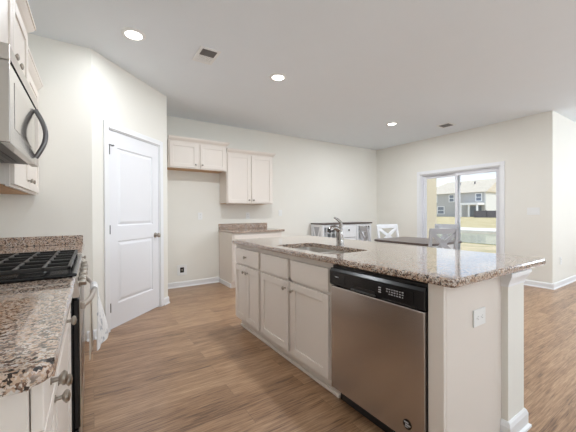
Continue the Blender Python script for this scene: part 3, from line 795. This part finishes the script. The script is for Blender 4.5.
MB().box(XL+0.001, XL+0.021, 0.69, RY0-0.004, CT+0.0005, 1.012, 0.003).build('backsplash', 'granite_honed', nt_)
ft = bullnose_slab(left_top(RY1+0.003, YP-0.001, False), ZB+0.001, CT).build('countertop', 'granite', loc=(-0.38, 2.9, CT))
tag(ft, 'granite counter with side splash between range and pantry wall', 'countertop')
b = MB(); b.box(XL+0.022, CX-0.012, YP-0.021, YP-0.001, CT+0.0005, 0.996, 0.003); b.box(XL+0.001, XL+0.021, RY1+0.004, YP-0.001, CT+0.0005, 0.996, 0.003)
b.build('backsplash', 'granite_honed', ft)
def left_base(label, y0, y1, kn):
    t = thing('base_cabinet', label, 'cabinet', (LF, (y0+y1)/2, 0), 'range wall base cabinets')
    b = MB(); b.box(XL+0.002, LF-0.002, y0, y1, 0.10, ZB); b.box(XL+0.002, LF-0.075, y0, y1, 0, 0.10)
    b.build('body', 'cabinet', t)
    T = frame((LF, y0+0.012, 0.772), '+x'); w = y1-y0-0.024
    d = slab(T, w, 0.096).build('drawer', 'cabinet', t); knob(T, w/2, 0.046, d)
    T = frame((LF, y0+0.012, 0.125), '+x'); d = shaker(T, w, 0.640, rail=min(0.055, w*0.24)).build('door', 'cabinet', t)
    knob(T, 0.03 if kn == 'l' else w-0.03, 0.612, d)
    return t
left_base('range wall base cabinet under the rounded counter corner', 0.722, 0.962, 'r')
left_base('range wall base cabinet touching the black side of the range', 0.964, 1.595, 'l')
left_base('range wall base cabinet just past the range', 2.366, 2.868, 'r')
left_base('range wall base cabinet against the pantry wall', 2.870, 3.372, 'l')

# ------------------------------------------------------------ gas range
rg = thing('gas_range', 'stainless gas range with black iron grates between granite counters', 'range', (-0.38, 1.98, 0))
RXF = -0.075
MB().box(XL+0.003, RXF, RY0+0.002, RY1-0.002, 0.03, 0.905).build('body', 'black', rg)
ck = MB(); ck.box(XL+0.004, RXF+0.016, RY0-0.001, RY1+0.001, 0.9155, 0.930, 0.005, 2); ck.box(XL+0.004, RXF, RY0+0.003, RY1-0.003, 0.9055, 0.9150)
ck = ck.build('cooktop', 'black', rg)
MB().prism([(RXF+0.0005, 0.822), (RXF+0.022, 0.822), (RXF+0.026, 0.832), (RXF+0.014, 0.900), (RXF+0.008, 0.9145), (RXF+0.0005, 0.9145)], RY0+0.002, RY1-0.002, 'y').build('control_panel', 'steel_h', rg)
for y in (1.70, 1.83, 1.98, 2.13, 2.26):
    MB().lathe((RXF+0.019, y, 0.872), (1, 0, 0.12), [(0.024, 0), (0.024, 0.005), (0.019, 0.007), (0.020, 0.026), (0.018, 0.030), (0.001, 0.031)], 16).build('burner_knob', 'nickel', rg, True)
od = MB(); od.box(RXF+0.0005, RXF+0.023, RY0+0.004, RY1-0.004, 0.245, 0.814, 0.005, 2)
od = od.build('oven_door', 'black', rg)
MB().box(RXF+0.0235, RXF+0.0272, RY0+0.005, RY1-0.005, 0.247, 0.812, 0.001).build('door_skin', 'steel_h', od)
MB().box(RXF+0.0274, RXF+0.0280, RY0+0.09, RY1-0.09, 0.33, 0.60).build('oven_window', 'black', od)
HX, HZ = 0.004, 0.775
hb = MB(); hp = []
for k in range(15):
    v = k/14; hp.append((RXF+0.034 + (HX-RXF-0.034)*math.sin(math.pi*v)**0.6, RY0+0.045+(RY1-RY0-0.09)*v, HZ))
hb.tube(hp, 0.0115, 12)
for y in (RY0+0.045, RY1-0.045): hb.box(RXF+0.0275, RXF+0.046, y-0.013, y+0.013, HZ-0.015, HZ+0.015, 0.003)
hb.build('handle', 'steel_h', od, True)
MB().box(RXF+0.0005, RXF+0.020, RY0+0.004, RY1-0.004, 0.055, 0.238, 0.004, 2).build('storage_drawer', 'black', rg)
MB().box(RXF+0.0202, RXF+0.0238, RY0+0.006, RY1-0.006, 0.060, 0.233, 0.001).build('drawer_front', 'steel_h', rg)
for gy0, gy1 in ((RY0+0.015, RY0+0.262), (RY0+0.266, RY1-0.266), (RY1-0.262, RY1-0.015)):
    g = MB(); x0, x1 = XL+0.05, RXF-0.005; z0, z1 = 0.946, 0.962; w = 0.007
    for x in (x0, x1-0.014): g.box(x, x+0.014, gy0, gy1, z0, z1, 0.003)
    for y in (gy0, gy1-0.014): g.box(x0, x1, y, y+0.014, z0, z1, 0.003)
    yc = (gy0+gy1)/2
    g.box(x0, x1, yc-w, yc+w, z0+0.002, z1, 0.003)
    for k in range(1, 6):
        x = x0 + (x1-x0)*k/6; g.box(x-w, x+w, gy0, gy1, z0+0.002, z1, 0.003)
    for x in (x0+0.002, x1-0.012):
        for y in (gy0+0.002, gy1-0.012): g.box(x, x+0.010, y, y+0.010, 0.9305, z0+0.002)
    g.build('grate', 'black_matte', ck)
for cx_, cy_ in ((-0.22, 1.73), (-0.52, 1.73), (-0.37, 1.98), (-0.22, 2.23), (-0.52, 2.23)):
    MB().lathe((cx_, cy_, 0.9305), (0, 0, 1), [(0.055, 0), (0.052, 0.004), (0.036, 0.006), (0.036, 0.011), (0.030, 0.013), (0.001, 0.0135)], 20).build('burner', 'black_matte', ck, True)

# towel bunched over the oven handle
tw = thing('hand_towel', 'white printed towel hanging over the oven door handle', 'towel', (HX, 2.0, 0.5))
def cloth(edge_top, edge_bot, zt, zb, folds, amp, th=0.004, sag=0.0):
    """a hanging sheet between a top edge and a bottom edge ((x,y) to (x,y)) with soft vertical folds"""
    b = MB(); nu, nz = 20, 18; g = [[], []]
    for i in range(nz+1):
        v = i/nz; e = v*v*(3-2*v)
        p0 = Vector(edge_top[0]).lerp(Vector(edge_bot[0]), e); p1 = Vector(edge_top[1]).lerp(Vector(edge_bot[1]), e)
        d = (p1-p0).normalized(); n = Vector((d.y, -d.x))
        rows = [[], []]
        for k in range(nu+1):
            u = k/nu; w = amp*(0.25+0.75*v)*math.sin(folds*math.pi*2*u+0.6)
            for s_ in (0, 1):
                p = p0.lerp(p1, u) + n*(w + th*(s_-0.5))
                rows[s_].append(b.bm.verts.new((p.x, p.y, zt-(zt-zb)*v - sag*v*u)))
        g[0].append(rows[0]); g[1].append(rows[1])
    for i in range(nz):
        for k in range(nu):
            b.bm.faces.new((g[0][i][k], g[0][i][k+1], g[0][i+1][k+1], g[0][i+1][k])); b.bm.faces.new((g[1][i][k], g[1][i+1][k], g[1][i+1][k+1], g[1][i][k+1]))
        for k in (0, nu): b.bm.faces.new((g[0][i][k], g[0][i+1][k], g[1][i+1][k], g[1][i][k]))
    for k in range(nu):
        for i in (0, nz): b.bm.faces.new((g[0][i][k], g[0][i][k+1], g[1][i][k+1], g[1][i][k]))
    return b
xo = HX+0.0155
cloth(((xo, 1.97), (xo+0.004, 2.10)), ((xo-0.005, 1.955), (xo+0.060, 2.09)), HZ, 0.435, 1.6, 0.005, sag=-0.03).build('front_fold', 'towel', tw, True)
xi = HX-0.0155
cloth(((xi, 1.93), (xi, 2.09)), ((xi-0.008, 1.93), (xi+0.006, 2.07)), HZ, 0.40, 1.3, 0.003, sag=-0.02).build('rear_fold', 'towel_tan', tw, True)
b = MB(); pr = []
for k in range(9):
    a = R(180*k/8); pr.append((HX + 0.0180*math.cos(a), HZ+0.0180*math.sin(a)))
for k in range(9):
    a = R(180-180*k/8); pr.append((HX + 0.0130*math.cos(a), HZ+0.0130*math.sin(a)))
b.prism(pr, 1.95, 2.10, 'y'); b.build('top_fold', 'towel', tw, True)

# ------------------------------------------------------------ microwave over the range
MZ0, MZ1, MXF = 1.475, 1.868, -0.272
mw = thing('microwave', 'stainless over-the-range microwave with curved handle below the wall cabinet', 'microwave', (-0.5, 1.98, MZ0))
MB().box(XL+0.002, MXF-0.035, RY0+0.004, RY1-0.004, MZ0+0.018, MZ1-0.002).build('body', 'steel_h', mw)
md = MB(); md.box(MXF-0.034, MXF, RY0+0.004, RY1-0.135, MZ0, MZ1-0.066, 0.003, 2)
md = md.build('door', 'steel_mw', mw)
MB().box(MXF+0.0002, MXF+0.0015, RY0+0.09, RY1-0.245, MZ0+0.075, MZ1-0.125).build('door_window', 'mw_window', md)
MB().box(MXF-0.034, MXF, RY0+0.004, RY1-0.004, MZ1-0.064, MZ1, 0.002, 2).build('top_grille', 'steel_h', mw)
MB().box(MXF+0.0003, MXF+0.0012, RY0+0.022, RY1-0.010, MZ1-0.072, MZ1-0.059).build('grille_gap', 'dark', mw)  # raised dark strip standing in for the shade of the grille groove
MB().box(MXF-0.034, MXF, RY1-0.131, RY1-0.004, MZ0, MZ1-0.066, 0.003, 2).build('keypad', 'steel_h', mw)
hy = RY1-0.150
pts = []
for k in range(13):
    v = k/12; pts.append((MXF+0.004+0.046*math.sin(math.pi*v), hy, MZ0+0.035+(MZ1-0.066-MZ0-0.055)*v))
MB().tube(pts, 0.0125, 10).build('handle', 'dark_steel', md, True)
ub = MB(); ub.box(XL+0.02, MXF-0.045, RY0+0.02, RY1-0.02, MZ0+0.010, MZ0+0.0175)
ub = ub.build('underside', 'slot', mw)
v_ = MB()
for k in range(5): v_.box(-0.60+0.055*k, -0.575+0.055*k, RY0+0.10, RY1-0.10, MZ0+0.006, MZ0+0.0098)
v_.build('vent_filter', 'black_matte', ub)

# wall cabinets on the range wall
def wall_cabinet_left(label, y0, y1, xf, z0, z1, doors, kz, ends):
    t = thing('wall_cabinet', label, 'cabinet', (xf, (y0+y1)/2, z0), 'wall cabinets')
    MB().box(XL+0.002, xf-0.02, y0, y1, z0+0.012, z1).build('body', 'cabinet', t)
    MB().box(XL+0.004, xf-0.04, y0+0.016, y1-0.016, z0+0.004, z0+0.0115).build('underside', 'wood_under', t)
    f = MB(); s = 0.035
    f.box(xf-0.0195, xf, y0, y0+s, z0, z1); f.box(xf-0.0195, xf, y1-s, y1, z0, z1); f.box(xf-0.0195, xf, y0+s, y1-s, z1-0.04, z1); f.box(xf-0.0195, xf, y0+s, y1-s, z0, z0+0.035)
    f.build('face_frame', 'cabinet', t)
    c = MB(); crown(c, XL+0.002, xf, y0, y1, z1-0.02, '+x', ends=ends); c.build('crown_molding', 'cabinet', t)
    for a, b_, kn in doors:
        T = frame((xf, a, z0+0.015), '+x')
        d = shaker(T, b_-a, z1-0.030-(z0+0.015)).build('door', 'cabinet', t)
        knob(T, 0.05 if kn == 'l' else b_-a-0.05, kz, d)
    return t
wall_cabinet_left('short deep wall cabinet directly above the microwave', RY0+0.002, RY1-0.002, -0.334, 1.871, 2.285,
                  [(RY0+0.018, 1.932, 'r'), (1.940, RY1-0.018, 'l')], 0.045, (True, True))
wall_cabinet_left('tall wall cabinet between the microwave and the pantry wall', RY1+0.002, YP-0.004, -0.405, 1.355, 2.270,
                  [(RY1+0.018, 2.862, 'r'), (2.872, YP-0.020, 'l')], 0.06, (False, False))

# ------------------------------------------------------------ ceiling fittings
def downlight(label, x, y, power):
    t = thing('recessed_light', label, 'ceiling light', (x, y, H), 'recessed ceiling lights')
    MB().lathe((x, y, H-0.0005), (0, 0, -1), [(0.098, 0), (0.098, 0.005), (0.092, 0.010), (0.068, 0.013), (0.066, 0.002)], 32).build('trim_ring', 'plate', t, True)
    MB().lathe((x, y, H-0.009), (0, 0, -1), [(0.065, 0), (0.060, 0.002), (0.001, 0.003)], 32).build('lens', 'lens', t, True)
    d = bpy.data.lights.new('lamp', 'AREA'); d.shape = 'DISK'; d.size = 0.13; d.energy = power; d.color = (0.90, 0.95, 1.0)
    o = bpy.data.objects.new('lamp', d); o.parent = t; o.location = (0, 0, -0.014); COL.objects.link(o)
    return t
downlight('round recessed ceiling light nearest the pantry wall', 0.31, 2.905, 7)
downlight('round recessed ceiling light above the island sink, right of the square vent', 1.785, 2.925, 21)
downlight('small round recessed ceiling light farthest away, near the dining table', 4.39, 3.38, 24)
for x, y, pw, lb in ((0.4, 0.3, 3, 'round recessed ceiling light over the near end of the range counter'), (1.8, 0.3, 2.5, 'round recessed ceiling light over the near end of the island'),
                     (4.4, 0.6, 15, 'round recessed ceiling light in the living area near the return wall'), (2.6, -1.8, 9, 'round recessed ceiling light in the living area by the rear windows'),
                     (6.5, -0.9, 13, 'round recessed ceiling light in the living area by the side window')):
    downlight(lb, x, y, pw)  # extra lamps out of view, added to light the near side and living area
vt = thing('ceiling_vent', 'square white ceiling vent with dark louvers between two recessed lights', 'vent', (0.95, 2.91, H), 'ceiling vents')
b = MB(); vx0, vx1, vy0, vy1 = 0.850, 1.050, 2.760, 3.060; zt = H-0.0005
for x0, x1, y0, y1 in ((vx0, vx0+0.03, vy0, vy1), (vx1-0.03, vx1, vy0, vy1), (vx0+0.03, vx1-0.03, vy0, vy0+0.03), (vx0+0.03, vx1-0.03, vy1-0.03, vy1)):
    b.box(x0, x1, y0, y1, zt-0.010, zt, 0.003)
b.build('vent_frame', 'plate', vt)
MB().box(vx0+0.03, vx1-0.03, vy0+0.03, vy1-0.03, zt-0.002, zt).build('duct_opening', 'dark', vt)
def louvers(y0, y1, tilt, n, hw=0.006):
    b = MB()
    for k in range(n):
        y = y0 + (y1-y0)*(k+0.5)/n
        dy, dz = hw*math.cos(tilt), hw*math.sin(tilt)
        b.hexa([(vx0+0.03, y-dy, zt-0.008-dz), (vx1-0.03, y-dy, zt-0.008-dz), (vx1-0.03, y-dy, zt-0.007-dz+0.0005), (vx0+0.03, y-dy, zt-0.007-dz+0.0005),
                (vx0+0.03, y+dy, zt-0.008+dz), (vx1-0.03, y+dy, zt-0.008+dz), (vx1-0.03, y+dy, zt-0.007+dz+0.0005), (vx0+0.03, y+dy, zt-0.007+dz+0.0005)])
    return b
louvers(vy0+0.03, 2.91, R(-38), 9).build('louver', 'slot', vt)
louvers(2.914, vy1-0.03, R(8), 10, 0.0056).build('louver', 'plate', vt)
MB().box(vx0+0.03, vx1-0.03, 2.906, 2.914, zt-0.012, zt-0.0025).build('divider', 'plate', vt)
v2 = thing('ceiling_vent', 'slim far ceiling vent above the sliding door end of the room', 'vent', (5.28, 2.92, H), 'ceiling vents')
b = MB(); vx0, vx1, vy0, vy1 = 5.16, 5.40, 2.80, 3.04
for x0, x1, y0, y1 in ((vx0, vx0+0.03, vy0, vy1), (vx1-0.03, vx1, vy0, vy1), (vx0+0.03, vx1-0.03, vy0, vy0+0.03), (vx0+0.03, vx1-0.03, vy1-0.03, vy1)):
    b.box(x0, x1, y0, y1, zt-0.010, zt, 0.003)
b.build('vent_frame', 'plate', v2)
MB().box(vx0+0.03, vx1-0.03, vy0+0.03, vy1-0.03, zt-0.002, zt).build('duct_opening', 'dark', v2)
louvers(vy0+0.03, vy1-0.03, R(-38), 12).build('louver', 'slot', v2)

# ------------------------------------------------------------ dining table, chairs, sideboard
tx0, tx1, ty0, ty1 = 3.78, 4.68, 2.30, 3.32
dt = thing('dining_table', 'dark-topped dining table behind the island', 'table', (4.23, 2.7, 0))
rp = []
for cx_, cy_, a0 in ((tx1-0.12, ty1-0.12, 0), (tx0+0.12, ty1-0.12, 90), (tx0+0.12, ty0+0.12, 180), (tx1-0.12, ty0+0.12, 270)):
    for k in range(6):
        a = R(a0+90*k/5); rp.append((cx_+0.12*math.cos(a), cy_+0.12*math.sin(a)))
b = MB(); b.prism(rp, 0.735, 0.765, 'z', 0.005, 2); b.build('tabletop', 'tabletop', dt)
b = MB()
b.box(tx0+0.09, tx1-0.09, ty0+0.09, ty0+0.11, 0.64, 0.7345); b.box(tx0+0.09, tx1-0.09, ty1-0.11, ty1-0.09, 0.64, 0.7345)
b.box(tx0+0.09, tx0+0.11, ty0+0.11, ty1-0.11, 0.64, 0.7345); b.box(tx1-0.11, tx1-0.09, ty0+0.11, ty1-0.11, 0.64, 0.7345)
b.build('apron', 'white_furniture', dt)
tcx, tcy = (tx0+tx1)/2, (ty0+ty1)/2
MB().lathe((tcx, tcy, 0.0), (0, 0, 1), [(0.07, 0.06), (0.09, 0.10), (0.055, 0.16), (0.075, 0.30), (0.05, 0.45), (0.10, 0.60), (0.12, 0.64), (0.12, 0.7345)], 20).build('pedestal', 'white_furniture', dt, True)
for k in range(4):
    a = R(45+90*k); ca, sa = math.cos(a), math.sin(a)
    MB().tube([(tcx+ca*0.07, tcy+sa*0.07, 0.13), (tcx+ca*0.18, tcy+sa*0.18, 0.10), (tcx+ca*0.28, tcy+sa*0.28, 0.03)], [0.032, 0.030, 0.027], 10).build('foot', 'white_furniture', dt, True)

def make_chair(mat, label, loc, rz, w=0.44):
    """local frame: seat centre at the origin, back on the -y side"""
    t = thing('dining_chair', label, 'chair', (0, 0, 0), 'dining chairs')
    h = w/2
    MB().prism([(-h, -0.20), (h, -0.20), (h+0.01, 0.22), (-h-0.01, 0.22)], 0.440, 0.468, 'z', 0.006, 2).build('seat', mat, t)
    b = MB()
    b.box(-h+0.03, h-0.03, 0.175, 0.195, 0.37, 0.4395); b.box(-h+0.03, h-0.03, -0.190, -0.170, 0.37, 0.4395)
    for sx in (-1, 1): b.box(sx*(h-0.03)-0.01, sx*(h-0.03)+0.01, -0.17, 0.175, 0.37, 0.4395)
    b.build('apron', mat, t)
    for sx in (-1, 1):
        b = MB(); x = sx*(h-0.022)
        b.hexa([(x-0.016, 0.165, 0), (x+0.016, 0.165, 0), (x+0.016, 0.197, 0), (x-0.016, 0.197, 0), (x-0.020, 0.16, 0.4395), (x+0.020, 0.16, 0.4395), (x+0.020, 0.20, 0.4395), (x-0.020, 0.20, 0.4395)])
        b.build('leg', mat, t)
        b = MB()
        b.hexa([(x-0.016, -0.245, 0), (x+0.016, -0.245, 0), (x+0.016, -0.213, 0), (x-0.016, -0.213, 0), (x-0.020, -0.240, 0.47), (x+0.020, -0.240, 0.47), (x+0.020, -0.2005, 0.47), (x-0.020, -0.2005, 0.47)])
        b.hexa([(x-0.020, -0.240, 0.47), (x+0.020, -0.240, 0.47), (x+0.020, -0.2005, 0.47), (x-0.020, -0.2005, 0.47), (x-0.018, -0.310, 0.955), (x+0.018, -0.310, 0.955), (x+0.018, -0.278, 0.955), (x-0.018, -0.278, 0.955)])
        b.build('leg', mat, t)
    yb = lambda z: -0.222 - (z-0.47)*0.149
    b = MB()
    def bar(x0, z0, x1, z1, hw):
        d = Vector((x1-x0, 0, z1-z0)).normalized(); n = Vector((-d.z, 0, d.x))*hw
        pts = []
        for s_ in (-0.009, 0.009):
            for (xx, zz, sg) in ((x0, z0, -1), (x1, z1, -1), (x1, z1, 1), (x0, z0, 1)):
                px, pz = xx+n.x*sg, zz+n.z*sg; pts.append((px, yb(pz)+s_, pz))
        b.hexa(pts)
    e = h-0.035
    bar(-e, 0.60, e, 0.60, 0.024)
    b.build('lower_rail', mat, t)
    b = MB(); bar(-h+0.002, 0.945, h-0.002, 0.945, 0.036); b.build('top_rail', mat, t)
    b = MB(); bar(-e, 0.625, e, 0.915, 0.026); bar(e, 0.625, -e, 0.915, 0.026)
    b.lathe((0, yb(0.77)-0.012, 0.77), (0, 1, 0), [(0.045, 0), (0.045, 0.024)], 16)
    b.build('cross_slats', mat, t)
    t.location = loc; t.rotation_euler = (0, 0, rz)
    return t
make_chair('grey_chair', 'grey cross-back chair standing before the sliding glass door at the table', (4.04, 2.41, 0), R(-35), 0.38)
make_chair('grey_chair', 'grey cross-back chair at the far side of the table, mostly behind the nearer grey one', (5.06, 2.96, 0), R(90), 0.42)
make_chair('white_furniture', 'white cross-back chair at the far end of the table by the corner', (4.50, 3.32, 0), R(172), 0.50)
make_chair('grey_chair', 'grey chair standing in front of the white sideboard', (3.80, 3.12, 0), R(-118), 0.38)

# sideboard
sx0, sx1, sy0, sy1, sh = 3.84, 5.27, 4.62, 4.985, 0.985
sb = thing('sideboard', 'white sideboard with dark top and glass doors against the back wall', 'sideboard', (4.55, 4.8, 0))
MB().box(sx0-0.012, sx1+0.012, sy0-0.018, sy1, sh-0.028, sh, 0.004, 2).build('top', 'tabletop', sb)
b = MB()
b.box(sx1-0.02, sx1, sy0+0.02, sy1-0.012, 0.08, sh-0.029); b.box(sx0+0.02, sx1-0.02, sy1-0.012, sy1, 0.08, sh-0.029)
b.box(sx0+0.02, sx1-0.02, sy0+0.02, sy1-0.012, 0.08, 0.10); b.box(sx0+0.02, sx1-0.02, sy0+0.03, sy1-0.012, 0.52, 0.535)
b.box(4.30, 4.32, sy0+0.02, sy1-0.012, 0.10, sh-0.029); b.box(4.80, 4.82, sy0+0.02, sy1-0.012, 0.10, sh-0.029)
b.build('body', 'white_furniture', sb)
# panelled side with a V pattern
b = MB(frame((sx0+0.02, sy1, 0.08), '-x')); sw, hh = sy1-sy0-0.02, sh-0.029-0.08
b.box(0, 0.045, 0, hh, 0, 0.02); b.box(sw-0.045, sw, 0, hh, 0, 0.02); b.box(0.045, sw-0.045, hh-0.05, hh, 0, 0.02); b.box(0.045, sw-0.045, 0, 0.05, 0, 0.02)
for x0_, x1_ in ((0.06, sw/2), (sw-0.06, sw/2)):
    p0, p1 = Vector((x0_, hh-0.05)), Vector((x1_, hh-0.42)); d = (p1-p0).normalized(); n = Vector((-d.y, d.x))*0.016
    b.hexa([(p0.x-n.x, p0.y-n.y, 0.006), (p1.x-n.x, p1.y-n.y, 0.006), (p1.x+n.x, p1.y+n.y, 0.006), (p0.x+n.x, p0.y+n.y, 0.006),
            (p0.x-n.x, p0.y-n.y, 0.018), (p1.x-n.x, p1.y-n.y, 0.018), (p1.x+n.x, p1.y+n.y, 0.018), (p0.x+n.x, p0.y+n.y, 0.018)])
b.build('side_frame', 'white_furniture', sb)
MB(frame((sx0+0.02, sy1, 0.08), '-x')).box(0.045, sw-0.045, 0.05, hh-0.05, 0.001, 0.005).build('side_panel', 'grey_chair', sb)
for x0, x1 in ((sx0+0.004, 4.308), (4.812, sx1-0.004)):
    T = frame((x0, sy0+0.02, 0.105), '-y'); w_, h_ = x1-x0, 0.845; b = MB(T); r_ = 0.045
    b.box(0, r_, 0, h_, 0, 0.019); b.box(w_-r_, w_, 0, h_, 0, 0.019); b.box(r_, w_-r_, 0, r_, 0, 0.019); b.box(r_, w_-r_, h_-r_, h_, 0, 0.019)
    for k in range(1, 4): b.box(w_*k/4-0.006, w_*k/4+0.006, r_, h_-r_, 0.004, 0.016)
    for k in range(1, 5): b.box(r_, w_-r_, h_*k/5-0.006, h_*k/5+0.006, 0.004, 0.016)
    d = b.build('door', 'white_furniture', sb)
    MB(T).box(r_, w_-r_, r_, h_-r_, 0.0005, 0.0035).build('pane', 'glass', d)
    knob(T, w_-0.022 if x0 < 4.2 else 0.022, h_*0.55, d, 0.019)
for k in range(3):
    z0 = 0.105+k*0.285; T = frame((4.324, sy0+0.02, z0), '-y')
    d = slab(T, 0.472, 0.275, 0.019).build('drawer', 'white_furniture', sb)
    MB(T).lathe((0.236, 0.155, 0.019), (0, 0, 1), [(0.010, 0), (0.008, 0.012), (0.018, 0.018), (0.018, 0.025), (0.001, 0.028)], 14).build('knob', 'black_matte', d, True)
for x in (sx0+0.03, sx1-0.03):
    for y in (sy0+0.04, sy1-0.03): MB().box(x-0.025, x+0.025, y-0.02, y+0.02, 0, 0.0795).build('foot', 'white_furniture', sb)

# ------------------------------------------------------------ OUTDOORS
gr = MB()
ys = (-40, 110)
prof = [(6.08, -0.30), (24.0, -0.32), (28.0, -0.05), (58.0, 0.40), (140.0, 0.9)]
vs0 = [gr.bm.verts.new((x, ys[0], z)) for x, z in prof]; vs1 = [gr.bm.verts.new((x, ys[1], z)) for x, z in prof]
for i in range(len(prof)-1): gr.bm.faces.new((vs0[i], vs0[i+1], vs1[i+1], vs1[i]))
o = gr.build('ground_lawn', 'dry_grass'); structure(o, 'dry yellow lawn outside the sliding door', 'lawn')
o = MB().box(6.08, 9.0, 1.9, 3.86, -0.295, -0.05).build('patio_slab', 'pale_concrete'); structure(o)
o = MB().box(15.5, 22.6, -15, 50, -0.33, -0.285).build('pond_water', 'pond'); structure(o, 'olive green pond behind the house', 'pond')
o = MB().box(6.09, 15.0, -15, 50, -0.299, -0.288).build('lawn_near', 'near_grass'); structure(o)
b = MB(); b.box(23.0, 27.2, -20, 60, -0.4, -0.10); b.box(27.8, 31.0, -20, 60, -0.4, -0.06)
structure(b.build('path', 'pale_concrete'), 'pale concrete path beyond the pond', 'path')
o = MB().box(6.08, 6.60, 3.87, 4.1, -0.3, 5.5).build('wall_exterior', 'siding_tan'); structure(o, 'tan siding of the house seen left through the sliding door', 'wall')
# neighbouring two-storey house across the pond
hz = 0.30
hs = thing('neighbour_house', 'grey two-storey house with tan roof seen through the sliding door', 'house', (60, 32, hz))
b = MB(); b.box(60, 70, 26.1, 39, hz, 5.15); b.build('walls', 'siding_grey', hs)
b = MB(); b.prism([(60, hz), (70, hz), (70, 5.15), (65, 7.55), (60, 5.15)], 25.9, 26.1, 'y'); b.build('gable_wall', 'siding_white', hs)
rb_ = MB()
ov = 0.4
v = [(60-ov, 25.6, 5.0), (60-ov, 39.4, 5.0), (70+ov, 39.4, 5.0), (70+ov, 25.6, 5.0), (65, 25.6, 7.75), (65, 35.6, 7.75)]
rb_._add(v, [(0, 4, 5, 1), (1, 5, 2), (2, 5, 4, 3), (0, 1, 2, 3), (0, 3, 4)])
rb_.build('roof', 'shingle', hs)
for y, z in ((29.2, 6.6), (32.0, 6.9)):
    MB().lathe((63.2, y, 6.4), (0, 0, 1), [(0.10, 0), (0.10, 0.75), (0.16, 0.76), (0.16, 0.9), (0.02, 0.95)], 10).build('roof_vent', 'fence', hs)
def far_window(y0, y1, z0, z1):
    b = MB(); x0, x1 = 59.9, 60.0; t = 0.12
    b.box(x0, x1, y0, y0+t, z0, z1); b.box(x0, x1, y1-t, y1, z0, z1); b.box(x0, x1, y0+t, y1-t, z0, z0+t); b.box(x0, x1, y0+t, y1-t, z1-t, z1); b.box(x0, x1, y0+t, y1-t, (z0+z1)/2-0.05, (z0+z1)/2+0.05)
    f = b.build('window', 'trim', hs)
    MB().box(59.95, 59.99, y0+t, y1-t, z0+t, z1-t).build('pane', 'far_pane', f)
far_window(26.5, 27.6, 3.3, 4.8); far_window(31.5, 32.6, 3.3, 4.8); far_window(35.0, 36.1, 3.3, 4.8); far_window(33.5, 35.0, 0.9, 2.5)
pc = MB()
for y in (26.2, 27.6, 29.0): pc.box(57.6, 57.85, y, y+0.25, hz, 2.7)
pc.box(57.5, 60, 26.1, 29.4, 2.6, 3.0)
pc.build('porch', 'trim', hs)
MB().box(59.9, 59.98, 26.6, 28.6, hz, 2.4).build('patio_door', 'far_pane', hs)
fe = MB()
fe.box(55.0, 55.1, 20.0, 25.6, 0.2, 1.5)
for k in range(4): fe.box(54.9, 55.0, 20.0+1.8*k, 20.15+1.8*k, 0.2, 1.6)
fo = fe.build('yard_fence', 'fence', loc=(55, 22, 0.3)); tag(fo, 'dark board fence right of the grey house outside', 'fence')
b = MB(); b.box(57.2, 59.0, 25.95, 26.02, hz, 1.5); 
tag(b.build('privacy_screen', 'fence', loc=(58, 26, hz)), 'short dark screen beside the porch of the grey house', 'fence')
